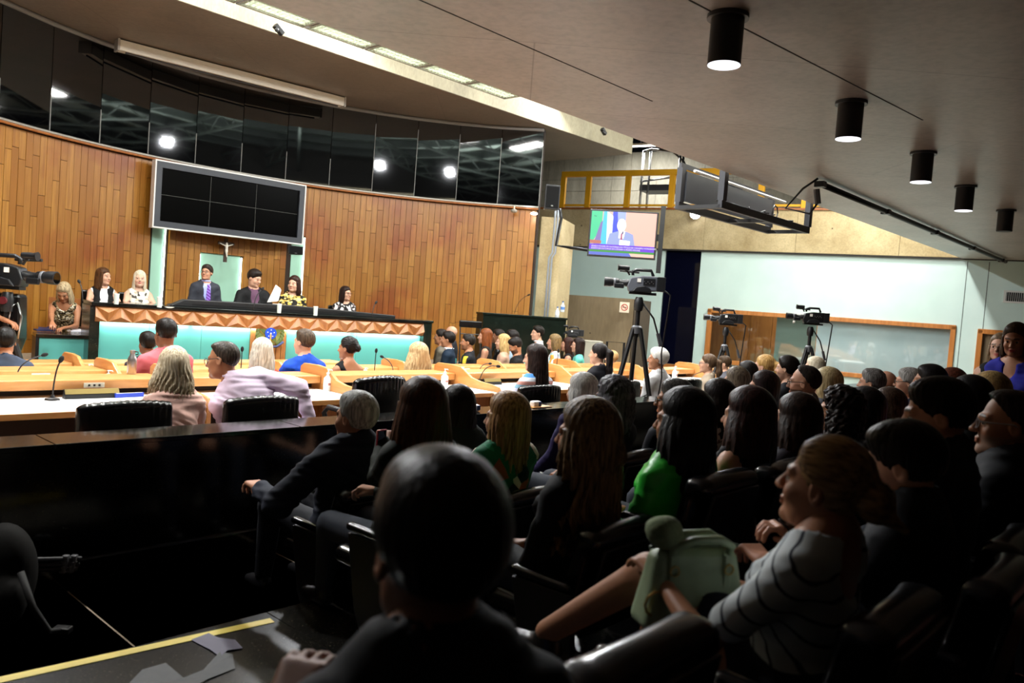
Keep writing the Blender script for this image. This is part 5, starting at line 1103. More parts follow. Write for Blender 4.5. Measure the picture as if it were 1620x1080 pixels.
# things on the rostrum
def onR(x, y): p = onz(x, y, RT); return Vector((p.x, p.y, RT))
t = thing('tablet_monitor', 'black touch monitor seen from behind on the rostrum', 'monitor', onR(375, 480), RZR); MB().prism([(-.26, -.06, .02), (.26, -.06, .02), (.3, .12, .22), (-.3, .12, .22)], (0, .03, .0)).build('screen_shell', M_BLKP, t, bevel=.01); MB().bb(-.16, .16, -.07, -.05, .0, .1).build('base', plain('mon_base', '8c8f96', .4), t); MB().bb(-.1, .1, -.04, .12, 0, .015).build('foot', M_BLKP, t)
t = thing('laptop', 'open black laptop left of the touch monitor on the rostrum', 'laptop', onR(318, 482), RZR); MB().bb(-.2, .2, .0, .26, 0, .02).build('keyboard_base', M_BLKP, t, bevel=.005); MB().prism([(-.2, 0, .02), (.2, 0, .02), (.2, -.07, .24), (-.2, -.07, .24)], (0, .012, 0)).build('lid', plain('lid_grey', '24242a', .35), t)
t = thing('name_card', 'long white name card on the rostrum beside the patterned blouse', 'card', onR(437, 489), RZR); MB().prism([(-.26, 0, 0), (-.26, .07, 0), (-.26, .04, .09)], (.52, 0, 0)).build('card', M_WHITE, t); MB().bb(-.24, .24, -.002, .004, .005, .02).build('printed_line', plain('card_line', 'c8b48c', .6), t)
for i, (x, y, lab) in enumerate(((187, 482, 'water glass beside the woman in the black vest'), (256, 487, 'water glass right of the woman in the beige top'), (447, 496, 'water glass beside the white name card'), (505, 500, 'water glass right of the yellow patterned blouse'))):
    t = thing('water_glass', lab, 'glass', onR(x, y)+RN*.15, 0, 'water glasses on the rostrum'); MB().lathe([(.028, 0), (.033, .13)], 14).build('tumbler', plain('glass_clear', 'bcc6c2', .1), t, auto=40); MB().lathe([(.034, .128), (.034, .134)], 14).build('rim', M_WHITE, t)
for i, (x, y, lab) in enumerate(((393, 486, 'sheet of paper before the man in the black jacket'), (268, 487, 'white cup and saucer near the middle of the rostrum'))):
    t = thing(['paper_sheet', 'saucer'][i], lab, ['paper', 'saucer'][i], onR(x, y), RZR); 
    if i == 0: MB().bb(-.14, .14, -.08, .1, 0, .004).build('sheet', M_WHITE, t); MB().bb(-.1, .1, -.06, .08, .004, .005).build('printed_text', plain('print_grey', 'c8c8cc', .7), t)
    else: MB().lathe([(.03, 0), (.06, .012)], 14).build('dish', M_WHITE, t); MB().tube([(.035*math.cos(k*PI/5), 0, .03+.025*math.sin(k*PI/5)) for k in range(6)], .005, 5).build('handle', M_BLKP, t)
t = thing('paper_in_hand', 'white papers held up by the man in the black jacket', 'paper', ond(434, 466, 11.9), RZR); MB().prism([(-.1, 0, -.12), (.06, .02, -.1), (.1, .03, .1), (.02, .02, .15)], (0, .004, 0)).build('sheet', M_WHITE, t); MB().prism([(-.08, -.006, -.1), (.07, .012, -.09), (.11, .022, .08), (.03, .012, .12)], (0, .003, 0)).build('back_sheet', plain('paper2', 'dcdce0', .7), t)
# black curved console on the rostrum top
t = thing('rostrum_console', 'low black console along the middle of the rostrum top', 'console', onR(450, 494)+RN*.1, RZR); MB().prism([(-1.6, 0, 0), (1.9, 0, 0), (1.9, 0, .05), (.2, 0, .11), (-1.4, 0, .1)], (0, .18, 0)).build('body', M_BLKP, t, bevel=.01); MB().bb(-1.3, 1.2, -.006, 0, .03, .05).build('slot', M_BLK, t)
# folding chair against the wooden wall
p = ond(742, 545, 14.9); t = thing('folding_chair', 'black folding chair against the wooden wall', 'chair', Vector((p.x, p.y, -.15)), math.radians(20)); zt2 = ond(742, 507, 14.9).z+.15
MB().bb(-.22, .22, -.03, .03, zt2-.13, zt2).build('backrest', M_LEATH, t, bevel=.02); 
for s in (-1, 1): MB().tube([(s*.2, 0, zt2-.05), (s*.2, -.25, 0)], .013, 6).build('leg', M_BLK, t); MB().tube([(s*.17, -.3, .75), (s*.17, .2, 0)], .013, 6).build('leg', M_BLK, t)
MB().bb(-.19, .19, -.35, .0, .72, .77).build('seat', M_LEATH, t, bevel=.015); MB().tube([(-.2, -.02, zt2-.25), (.2, -.02, zt2-.25)], .01, 6).build('rung', M_BLK, t)
# trolley and white box by the low wall
p = ond(972, 566, 16.4); t = thing('trolley', 'black frame trolley beside the low brown wall', 'trolley', Vector((p.x, p.y, -.15)), .1); hT = ond(972, 541, 16.4).z+.15; MB().tube([(-.18, 0, .05), (-.18, 0, hT), (.18, 0, hT), (.18, 0, .05)], .025, 6).build('frame', M_BLK, t); MB().bb(-.22, .22, -.2, .2, .05, .1).build('base', M_BLK, t)
for s in (-1, 1): MB().lathe([(.05, -.02), (.05, .02)], 12, (s*.2, 0, .05), Matrix.Rotation(PI/2, 3, 'Y')).build('wheel', M_BLKP, t)
p = ond(934, 556, 17); t = thing('white_box', 'pale box standing before the low brown wall', 'box', Vector((p.x, p.y, -.15)), .1); hT = ond(934, 540, 17).z+.15; MB().bb(-.22, .22, -.15, .15, 0, hT).build('carton', plain('carton', 'a9a596', .7), t, bevel=.01); MB().bb(-.225, .225, -.155, .155, hT, hT+.02).build('lid', plain('carton_lid', 'b5b1a2', .7), t)
# ------------------------------------------------------------------ television cameras
M_CAMB = plain('camera_grey', '5c6069', .45); M_CAMD = plain('camera_dark', '17181b', .4)
def video_camera(label, p, rz, s=1., dark=False, lamp=False):
    t = thing('video_camera', label, 'video camera', p, rz); t.scale = (s, -s if math.cos(rz) < 0 else s, s); mb_ = M_CAMD if dark else M_CAMB
    mb = MB(); mb.prism([(-.2, -.06, .02), (.14, -.06, .0), (.16, -.06, .07), (.12, -.06, .17), (-.02, -.06, .2), (-.2, -.06, .2)], (0, .13, 0)); mb.build('body', mb_, t, bevel=.012)
    MB().prism([(-.14, -.075, .0), (.1, -.075, .0), (.05, -.075, .06), (-.05, -.075, .08), (-.12, -.075, .05)], (0, .16, 0)).build('shoulder_pad', M_CAMD, t, bevel=.01)
    MB().bb(-.3, -.2, -.055, .06, .02, .2).build('battery', M_CAMD, t, bevel=.008); MB().bb(-.17, -.03, -.07, -.06, .09, .17).build('control_panel', M_CAMD, t)
    for i in range(6): MB().ball((-.15+i*.022, -.071, .11+.02*(i % 2)), .007, 6, 4).build('button', M_STEEL, t)
    MB().bb(.0, .045, -.069, -.061, .12, .165).build('white_sticker', M_WHITE, t)
    R_ = Matrix.Rotation(PI/2, 3, 'Y'); le = MB().lathe([(.045, 0), (.045, .05), (.038, .06), (.038, .12), (.05, .13), (.052, .2), (.058, .22), (.06, .3)], 18, (.14, 0, .1), R_).build('lens', M_CAMD, t, auto=40); MB().lathe([(.05, .3), (.05, .302)], 16, (.14, 0, .1), R_).build('front_glass', M_BLACKG, le)
    MB().lathe([(.047, .16), (.054, .165), (.054, .185), (.05, .19)], 18, (.14, 0, .1), R_).build('focus_ring', plain('ring_grey', '6a6c72', .4), le); MB().bb(.2, .32, -.07, -.04, .03, .09).build('zoom_grip', M_CAMD, t, bevel=.01)
    MB().tube([(.1, 0, .2), (.1, 0, .25), (.05, 0, .27), (-.12, 0, .27), (-.15, 0, .2)], .02, 8).build('handle', M_CAMD, t, smooth=True)
    MB().tube([(.14, -.02, .2), (.17, -.03, .24), (.2, -.04, .25)], .012, 6).build('finder_arm', M_CAMD, t); MB().lathe([(.028, 0), (.032, .05), (.03, .1), (.04, .14)], 14, (.15, -.05, .28), R_).build('viewfinder', M_CAMD, t, auto=40); MB().cyl((.02, .05, .24), (.26, .06, .25), .014, 8).build('microphone', M_CAMD, t)
    MB().bb(-.2, .13, -.045, .05, -.03, 0).build('mounting_plate', M_BLK, t)
    if lamp: MB().lathe([(.02, 0), (.025, .03)], 10, (.3, -.07, .0), R_).build('lamp', M_WHITE, t)
    return t
def tripod(label, p, zfloor, rz, spread=.45, s=1., handle=True, cable=True, cz=None):
    h = p.z-zfloor; t = thing('tripod', label, 'tripod', Vector((p.x, p.y, zfloor)), rz); zt3 = h-.42*s
    MB().lathe([(.05*s, h-.2*s), (.06*s, h-.15*s), (.06*s, h-.08*s), (.04*s, h-.031)], 14).build('fluid_head', M_CAMD, t, auto=40); MB().cyl((0, -.07*s, h-.1*s), (0, -.04*s, h-.1*s), .035*s, 12).build('tilt_knob', plain('knob_red', '5a1a20', .4), t)
    MB().cyl((0, 0, zt3-.1), (0, 0, h-.18*s), .03*s, 10).build('column', M_BLK, t); MB().lathe([(.06*s, zt3-.06), (.065*s, zt3+.02), (.045*s, zt3+.04)], 12).build('crown', plain('crown_grey', '6a6c70', .4, .6), t, auto=40)
    for k in range(3):
        q = k*2*PI/3+PI/6; e_ = Vector((spread*math.cos(q), spread*math.sin(q), .02)); st2 = Vector((.05*s*math.cos(q), .05*s*math.sin(q), zt3)); m_ = st2.lerp(e_, .55)
        lg = MB().tube([st2, m_], .03*s, 8).build('leg', M_BLK, t); MB().tube([m_, e_], .022*s, 8).build('lower_tube', M_CAMD, lg); MB().ball(e_, .025, 8, 6).build('foot', M_BLKP, lg, smooth=True); MB().tube([st2.lerp(e_, .5), Vector((0, 0, zt3*.42))], .008*s, 6).build('spreader', M_BLK, t)
    if handle: 
        hd = MB().tube([(-.05, 0, h-.1*s), (-.2*s, -.05*s, h-.28*s), (-.28*s, -.07*s, h-.5*s)], .012*s, 8).build('pan_handle', M_BLK, t, smooth=True); MB().tube([(-.27*s, -.07*s, h-.46*s), (-.32*s, -.08*s, h-.62*s)], .024*s, 8).build('grip', plain('grip_grey', '3c3c42', .6), hd)
    if cable: MB().tube([(-.28*s, 0, h+.08), (-.38*s, -.02, h+.02), (-.36*s, -.04, h-.3), (-.33*s, -.05, h-.7), (-.36*s, -.06, h-1.0), (-.3*s, -.05, .4)], .009, 6).build('cable', M_BLK, t, smooth=True)
    return t
FACE = math.radians(178)
def camset(lab, x, y, D, zf, s, rz, dark, spread, hd=True, lamp=False, cable=True):
    p = ond(x, y, D); video_camera('%s television camera %s' % ('dark' if dark else 'grey', lab), p, rz, s, dark, lamp); tripod('black tripod under the %s television camera %s' % ('dark' if dark else 'grey', lab), Vector((p.x, p.y, p.z-.03*s)), zf, rz, spread, s, hd, cable)
camset('high in the middle of the hall', 1012, 462, 9.8, 0., 1.0, math.radians(176), False, .42)
camset('left of the other before the wide window', 1149, 512, 13.2, 0., .85, math.radians(176), True, .42)
camset('right of the other before the wide window', 1283, 511, 12.2, 0., .85, math.radians(174), True, .42, lamp=True)
camset('cut off by the left edge of the picture', 13, 452, 8.9, -.15, 1.25, math.radians(-2), True, .4, cable=False)
p = ond(906, 532, 16.6); video_camera('small camera far back by the low brown wall', p, math.radians(170), .75, True); tripod('small black tripod far back by the low brown wall', Vector((p.x, p.y, p.z-.02)), -.15, math.radians(170), .3, .8, True, False)
t = thing('camera_cover', 'black rain cover hanging below the left edge camera', 'cover', ond(10, 505, 9.0), 0); MB().prism([(-.25, -.1, .3), (.18, -.1, .3), (.2, -.1, -.2), (.12, -.1, -.42), (-.25, -.1, -.4)], (0, .2, 0)).build('drape', M_LEATH, t, bevel=.04); MB().tube([(.1, -.12, -.05), (.12, -.12, .15), (.19, -.12, .2), (.24, -.11, .05), (.2, -.1, -.2)], .012, 6).build('grey_cable', M_STEEL, t, smooth=True)
# ------------------------------------------------------------------ gallery seats
def make_gchair():
    t = thing('gallery_chair', '', 'chair', (0, 0, 0), RZ_H)
    f = rbox(.5, .075, .46, .035, .012, bend=.035, taper=.1, crown=.02); f.cone((-.19, -.02, .2), (.19, -.02, .2), .047, .047, .03)
    V, Q = f.mesh(); Sx = math.radians(9); c_, s_ = math.cos(Sx), math.sin(Sx); V = np.stack([V[:, 0], c_*V[:, 1]-s_*V[:, 2], s_*V[:, 1]+c_*V[:, 2]], 1)+np.array([0, .035, .565]); link('backrest', npmesh('backrest', V, Q, M_LEATH), t)
    MB().prism([(-.22, .02, .36), (.22, .02, .36), (.2, -.055, .74), (-.2, -.055, .74)], (0, -.018, 0)).build('back_shell', plain('shell_black', '0b0b0d', .35), t, bevel=.006)
    f = rbox(.48, .44, .1, .045, .015); V, Q = f.mesh(); V += np.array([0, .27, .385]); link('seat', npmesh('seat', V, Q, M_LEATH), t)
    for s in (-1, 1):
        MB().prism([(s*.285-.014, -.06, 0), (s*.285-.014, .1, 0), (s*.285-.014, .22, .2), (s*.285-.014, .3, .55), (s*.285-.014, .0, .56), (s*.285-.014, -.02, .3)], (.028, 0, 0)).build('side_panel', plain('panel_charcoal', '19191b', .5), t, bevel=.006)
        f = rbox(.05, .3, .04, .018, .01); V, Q = f.mesh(); V += np.array([s*.285, .16, .58]); link('armrest', npmesh('armrest', V, Q, M_LEATH), t)
    return t
gc0 = make_gchair(); g1 = True
def gchair(p_pel, label, group=None, z=None, back=.24, rz=None):
    """a gallery chair whose back stands behind the sitter's hips"""
    global g1
    a, b, _ = abz(p_pel); d = gc0 if g1 else dup(gc0); g1 = False; b -= back
    d.location = W(a, b, lev(b+.15) if z is None else z); d['label'] = label
    if group: d['group'] = group
    d.scale = (1, 1, .93); return d
def lev(b):
    for b0, b1, z in LEV:
        if b >= b0: return z
    return .54
# yellow tape on the step edge, scraps on the floor
p0, p1 = onz(-20, 1075, .181), onz(427, 978, .181); d = L2(p1-p0).normalized(); nn = Vector((-d.y, d.x, 0)); t = tag(MB().prism([Vector((p0.x, p0.y, .181)), Vector((p1.x, p1.y, .181)), Vector((p1.x, p1.y, .181))-nn*.052, Vector((p0.x, p0.y, .181))-nn*.052][::-1], (0, 0, .002)).build('floor_tape', noisy('yellow_tape', 'e6c838', 'f2d850', 6, .5, bump=.1)), 'yellow tape along the step edge in the left foreground', 'tape')
def scrap(nm, label, px, z, mat, cat_='paper'):
    P_ = [onz(x, y, z) for x, y in px]; n_ = len(P_); mb = MB(); mb.prism([Vector((q.x, q.y, z+.002*(i % 3))) for i, q in enumerate(P_)][::-1], (0, 0, .0015)); tag(mb.build(nm, mat), label, cat_)
scrap('plastic_scrap', 'torn lilac plastic scrap on the floor below the yellow tape', [(302, 1012), (330, 1002), (345, 1010), (372, 1012), (384, 1026), (360, 1030), (348, 1039), (332, 1028)], .182, plain('lilac', '5a5268', .6), 'scrap')
scrap('floor_mark', 'irregular pale patch on the floor tiles at the bottom left', [(200, 1085), (225, 1060), (262, 1050), (290, 1072), (322, 1060), (348, 1032), (368, 1035), (372, 1058), (330, 1075), (300, 1090)], .1805, noisy('pale_patch', '1a1815', '2c2923', 14, .6, bump=0), 'mark')  # thin patch, slightly paler than the tiles
# folded tripod and rucksack at the left edge
t = thing('folded_tripod', 'folded black tripod lying against the barrier at far left', 'tripod', (0, 0, 0)); a_ = onb(12, 890, 4.4)
for i, (y0, y1) in enumerate(((884, 883), (893, 893), (901, 899))):
    q0_, q1_ = onb(15, y0+2, 4.42), onb(128-i*3, y1, 4.42); lg = MB().tube([q0_, q1_], .012, 8).build('leg', plain('tripod_grey', '2a2a2e', .3), t)
    for f_ in (.78, .9): c_ = q0_.lerp(q1_, f_); MB().box(c_, (.03, .03, .04)).build('clamp', plain('clamp', '6a6a6e', .35), lg, bevel=.005)
t = thing('rucksack', 'dark rucksack leaning at the left edge below the barrier', 'bag', onz(0, 985, 0.)); t.location.z = 0; f = Fld((-.25, -.25, -.02), (.3, .25, .6), .02); f.ell((0, 0, .25), (.16, .13, .25), .02); f.ell((.08, -.1, .15), (.1, .07, .12), .04); f.ell((0, 0, -.1), (.4, .4, .1), .01, sub=True); V, Q = f.mesh(); link('bag_body', npmesh('bag', V, Q, cloth('rucksack', '0e0d0c')), t); MB().tube([(.15, -.1, .3), (.24, -.14, .15), (.3, -.1, .02), (.36, -.05, .015)], .018, 6).build('strap', plain('strap_dark', '141416', .7), t, smooth=True); MB().bb(.3, .38, -.08, -.03, .0, .03).build('buckle', M_BLKP, t, bevel=.006)
# ------------------------------------------------------------------ people
def stripes(name, cols, freq, axis=2, rot=(0, 0, 0)):
    k = NT('cloth_'+name); s = k.n('SeparateXYZ'); k.l(k.coord((freq, freq, freq), rot=rot), s.inputs[0]); fr_ = k.n('Math'); fr_.operation = 'FRACT'; k.l(s.outputs[axis], fr_.inputs[0])
    n = len(cols); k.l(k.ramp(fr_.outputs[0], [(i/n, c) for i, c in enumerate(cols)], 'CONSTANT'), k.b.inputs['Base Color']); k.b.inputs['Roughness'].default_value = .8; k.b.inputs['Specular IOR Level'].default_value = .2; return k.m
def patt(name, stops, scale, stretch=(1, 1, 1), rough=.75, metal=0, tex='v', dist=0.):
    k = NT('cloth_'+name); v = k.coord(stretch)
    if tex == 'v': t = k.n('TexVoronoi', Scale=scale); k.l(v, t.inputs['Vector']); s = k.n('SeparateColor'); k.l(t.outputs['Color'], s.inputs[0]); out = s.outputs[0]
    else: t = k.n('TexNoise', Scale=scale, Detail=2, Distortion=dist); k.l(v, t.inputs['Vector']); out = t.outputs[0]
    k.l(k.ramp(out, stops, 'CONSTANT'), k.b.inputs['Base Color']); k.b.inputs['Roughness'].default_value = rough; k.b.inputs['Metallic'].default_value = metal; k.b.inputs['Specular IOR Level'].default_value = .25; return k.m
def H(style='short', c1='14100e', c2='2a211c', **kw): return dict(style=style, c1=c1, c2=c2, **kw)
BLACKH = ('0b0908', '1c1613'); BRN = ('24150d', '4a2d1c'); DKB = ('160e0a', '2e1d14')
T_ = lambda n, c, **kw: dict(mat=cloth(n, c), **kw)
LO = dict(hres=.012, bres=.034, hdres=.012); MD = dict(hres=.0088, bres=.026, hdres=.009); HI = dict(hres=.0048, bres=.014, hdres=.0055)
SUIT = cloth('navy_suit', '1b2030'); BLK = cloth('black', '0f0f11'); DKG = cloth('charcoal', '1d1d20')
WH = plain('shirt_white', 'e8e8ec', .7)
# --- on the stage, behind the rostrum
ZP_ = .5
def chair_simple(nm, label, p, rz, mat, h, group=None, z=None):
    t = thing(nm, label, 'chair', Vector((p[0], p[1], z)), rz, group)
    MB().bb(-.22, .22, -.27, -.22, .45, h).build('backrest', mat, t, bevel=.02); MB().bb(-.22, .22, -.22, .22, .40, .45).build('seat', mat, t, bevel=.015)
    for x in (-.19, .19):
        for y in (-.24, .19): MB().cyl((x, y, 0), (x, y, .42), .014, 8).build('leg', M_BLK, t)
    return t
def stage(label, x, y, D, ch=None, **kw):
    o, i = person(label, ond(x, y, D), floor=ZP_, **{**MD, **kw})
    if ch: chair_simple('stage_chair', ch, o.location, o.rotation_euler.z, M_LEATH, 1.0, 'black chairs behind the rostrum', ZP_)
    return o, i
stage('woman with long brown hair in a black vest over a white blouse on the stage', 164, 437, 11.6, 'black chair of the woman in the vest', face=-48, hy=35, fem=True, skin='fair', hair=H('long', '2a1a10', '5a3a22', len=.27, open=.02, t=.012), top=dict(mat=BLK, sleeve=0, neck=.085, v=.16, name='vest'), inner=WH, arms='desk')
stage('woman with straight platinum hair in a beige patterned top on the stage', 221, 441, 11.9, 'black chair of the platinum haired woman', face=-50, hy=-12, hp=-4, fem=True, skin='pale', hair=H('long', 'a89a80', 'e4dac6', len=.26, open=.02, t=.012, w=.09), top=dict(mat=patt('beigeprint', [(0, 'd8cfc0'), (.45, 'b5a894'), (.62, '4a4642'), (.75, 'e6e0d4')], 26), sleeve=0, neck=.09), lips='b03040', arms='desk')
stage('man with glasses in a dark grey suit and violet striped tie', 327, 431, 12.35, None, face=-50, hy=-42, hp=-6, skin='light', sit=False, hair=H('short', '1a1512', '3a302a'), top=dict(mat=cloth('greysuit', '33353e'), sleeve=1., v=.2, name='jacket', neck=.07), inner=plain('shirt_lilac', 'a9b4ec', .7), tie=stripes('tie', ['5a2a80', '8a6ac0'], 26, 2, (0, .6, 0)), collar=plain('collar_lilac', 'b0baf0', .7), glasses='1a1a1a', arms='down', size=.98)
_, IB = stage('heavy man in a black jacket and plum shirt looking down at papers', 403, 440, 12.75, None, face=-58, hy=38, hp=16, skin='fair', hair=H('short', '14100e', '2c221c', t=.016, line=.03), top=dict(mat=BLK, sleeve=1., v=.17, name='jacket'), inner=plain('shirt_plum', '4a2340', .7), fat=1.18, size=1.08, arms=((-.2, .4, .75), (.22, .38, .8)), belly=.04)
stage('woman with dark hair in a yellow and black patterned blouse on the stage', 465, 449, 13.0, None, face=-62, hy=-38, fem=True, skin='fair', hair=H('long', '1a0f0a', '3a221a', len=.22, open=.02, t=.014), top=dict(mat=patt('yellowprint', [(0, '17140e'), (.4, 'b89a48'), (.75, 'd8c284')], 20, (1, 1, 2.2)), sleeve=.9, neck=.08), arms='lap', fat=1.08, size=1.05)
stage('small woman with glasses in a black and white printed blouse at the rostrum end', 547, 464, 14.1, 'black chair at the right end of the rostrum', face=-60, hy=30, fem=True, skin='fair', hair=H('long', '150d0a', '2e1c16', len=.2, open=.015), top=dict(mat=patt('bwprint', [(0, '1a181a'), (.5, 'cfc8c4'), (.8, '6a5c5c')], 22), sleeve=.8), glasses='201818', size=1.0)
o, i = person('blonde woman in a gold sequin dress leaning over the side table', ond(101, 462, 11.2), face=-70, floor=0.05, sit=False, fem=True, skin='tan', lean=34, hp=38, hy=-6, hair=H('long', '6a5a44', 'c0ac88', len=.24, open=.03, t=.014, w=.1, fall=.05), top=dict(mat=patt('sequin', [(0, '2a2418'), (.35, '6a5c3c'), (.6, 'a09070'), (.82, 'd8d0b8')], 60, rough=.3, metal=.4), sleeve=0, straps=True, neck=.1), dress=MATS['cloth_sequin'], arms=(onz(98, 519, tz+.06)+Vector((.0, .06, 0)), onz(79, 520, tz+.06)+Vector((0, .06, 0))), size=1.05, **MD)
# --- seated among the desks
def plen(label, x, y, b, z=0., chairlab=None, **kw):
    o, i = person(label, onb(x, y, b), floor=z, **{**MD, **kw})
    if chairlab: d = dup(pc0, chairlab, group='black desk chairs among the rows'); a_, b_, _ = abz(o.location); d.location = W(a_, b_-.27, z); d.scale = (.9, .9, .82)
    return o, i
plen('woman with long wavy ash blonde hair in a pale pink blouse', 274, 580, 5.62, lean=6, hy=-18, hr=2, fem=True, hres=.006, bres=.016, skin='fair', hair=H('wavy', '8c7656', 'ecdcc0', len=.34, t=.02, w=.125, amp=.008, wave=4, wf=26, res=.006, taper=.3), top=T_('palepink', 'edbfb2', sleeve=1., fold=.006), arms='desk', size=1.08)
o, i = plen('balding man in a lavender shirt leaning over to his neighbour', 352, 570, 5.85, face=140, lean=26, slean=-34, hy=34, hp=6, hr=6, skin='tan', hres=.0055, bres=.016, hair=H('short', '1c1512', '4a4038', t=.006, line=-.012, amp=.003), top=dict(mat=cloth('lavender', 'e2cee4'), sleeve=.95, fold=.005, inf=.016), collar=cloth('lavender2', 'd8c4de'), arms=((-.25, .38, .86), onb(492, 668, 5.45)), size=1.16, fat=1.05, glasses='2a2a2a')
plen('man in a bright pink t-shirt seen from behind', 262, 527, 7.55, -.1, None, skin='brown', hair=H('flat', '0c0a09', '1e1815', t=.009), top=T_('pinktee', 'd8707a', sleeve=.4), arms='desk', size=1.12, fat=1.1, hp=6)
plen('person with black hair partly hidden behind the pink t-shirt', 233, 543, 9.03, -.18, None, skin='brown', hair=H('flat', '0c0a09', '1c1613'), top=T_('greytee', '3a3a40', sleeve=.4), size=1.05)
plen('woman with straight silver blonde hair and a coral top', 413, 556, 7.55, -.1, None, fem=True, skin='fair', hair=H('long', '8f8a80', 'd8d4c8', len=.32, t=.02, w=.115, amp=.005), top=T_('coral', 'c8483c', sleeve=.5), size=1.08)
o, i = plen('man with cropped hair in a royal blue t-shirt with cotton print', 481, 541, 7.55, -.1, None, skin='fair', hy=16, hair=H('short', '2e241c', '5a4a3c', t=.008), top=T_('royal', '1c4cc0', sleeve=.45), arms='desk', size=1.14, fat=1.05)
plp = thing  # printed motifs across the back of the blue t-shirt
for j in range(5):
    bp = i['T']((-.14+.07*j), -.128-.0, .62+(.05 if j == 2 else 0)); mb = MB()
    s_ = .035 if j != 2 else .05
    mb.prism([tuple(bp+np.array([s_*math.cos(PI/2+q*PI/4)*(1 if q % 2 == 0 else .5), 0, s_*math.sin(PI/2+q*PI/4)*(1 if q % 2 == 0 else .5)])) for q in range(8)], (0, .03, 0)); mb.build('printed_motif', plain('print_navy', '14183a', .7) if j % 2 == 0 else WH, o)
    mb = MB(); bp2 = bp+np.array([0, -.002, -.05]); mb.prism([tuple(bp2+np.array(v_)) for v_ in ((-.03, 0, .02), (.03, 0, .02), (.012, 0, -.03), (-.012, 0, -.03))], (0, .03, 0)); mb.build('printed_motif', WH if j % 2 == 0 else MATS['print_navy'], o)
plen('woman with black hair in a bun and a one-shoulder black top', 550, 551, 7.6, -.1, None, fem=True, skin='tan', hy=26, hair=H('bun', '0c0a0a', '221c1a', bun=(0, -.125, .01), br=.038), top=dict(mat=BLK, sleeve=.0, oneshoulder=True, neck=.08), arms='chin', size=1.06)
plen('woman with very long honey blonde hair seen from behind', 660, 562, 7.55, -.1, None, fem=True, skin='fair', hair=H('long', '8a6c48', 'd0b488', len=.5, t=.026, w=.17, amp=.007, taper=.05), top=T_('nude', 'd0a088', sleeve=.0), size=1.18)
o, i = plen('woman with long dark hair in a pastel striped top', 846, 566, 5.62, 0., None, fem=True, skin='fair', hy=20, hp=6, hair=H('long', '120c0b', '2c1e1a', len=.5, t=.016, w=.11, taper=.1, amp=.004), shoulder=.19, top=dict(mat=stripes('pastel', ['d7dce4', '4a86c8', 'd6a298', 'c8c4dc', '7aa2b8', 'd89a90'], 4.2), sleeve=.55, neck=.1, back=.1), arms='desk', size=1.16)
plen('girl with a long black ponytail and dark top among the desks', 946, 560, 5.95, 0., None, fem=True, skin='fair', hy=12, hair=H('pony', '0e0c0d', '26201f', len=.34), top=T_('darktop', '1c1c22', sleeve=.5), size=1.08)
plen('elderly man with white hair and a white shirt behind the big tripod', 1040, 568, 5.6, 0., None, skin='tan', hy=26, hair=H('short', 'b9b6b0', 'efece6', t=.016), top=T_('whiteshirt', 'e4e4e6', sleeve=.6), size=1.18, collar=WH)
plen('boy with black hair and a grey blue shirt at the left edge', 8, 540, 9.03, -.18, None, skin='tan', hy=-20, hair=H('flat', '0a0908', '1a1512', t=.014), top=T_('greyblue', '3c4658', sleeve=.5), size=1.1, fat=1.05)
# camera operator at the left edge: only hand and forearm come into view
person('camera operator whose hand grips the pan handle at the left edge', ond(-44, 440, 9.1), face=20, floor=-.18, sit=False, skin='tan', hair=H('short'), top=T_('operator', '202226', sleeve=.45), arms=(None, ond(12, 508, 8.85)), size=1.05, **MD)
# right hand part of the plenary
def rr(label, x, y, D, **kw): return person(label, ond(x, y, D), floor=kw.pop('floor', 0.), **{**LO, **kw})
FL = 165
rr('woman with glasses and hair pulled back before the wide window', 1119, 575, 11.8, face=FL, fem=True, skin='fair', hair=H('pony', '3a2a1e', '6a5440', len=.2), glasses='40302a', top=T_('beige1', 'a89884', sleeve=.5), size=1.12)
rr('boy with short brown hair before the wide window', 1145, 575, 12.9, face=FL, skin='fair', hair=H('short', '2a1c12', '52402e'), top=T_('boytop', '5a5a62', sleeve=.4), size=1.0)
rr('woman with straight black hair below the left window camera', 1180, 590, 9.6, face=140, fem=True, skin='fair', hair=H('long', '0b0909', '1d1715', len=.3, t=.02, w=.12), top=T_('dk1', '22222a', sleeve=.5), size=1.1)
rr('woman with a honey blonde ponytail and white top', 1208, 580, 9.9, face=145, fem=True, skin='fair', hair=H('pony', '8a6434', 'd0a868', len=.26, t=.012), top=T_('whitetop', 'e2e0de', sleeve=.5), size=1.18)
rr('man with thick black hair and a dark shirt beside the blonde ponytail', 1244, 583, 9.3, face=145, skin='fair', hair=H('short', '0d0b0a', '211a16', t=.02), beard=('1a1412', .4), top=T_('dk2', '14161c', sleeve=.6), size=1.14)
rr('woman with long pale blonde hair under the right window camera', 1287, 582, 10.3, face=155, fem=True, skin='fair', hair=H('long', 'a4977c', 'ddd3bc', len=.28, t=.016, w=.105), top=T_('dk3', '2a2a30', sleeve=.5), size=1.14)
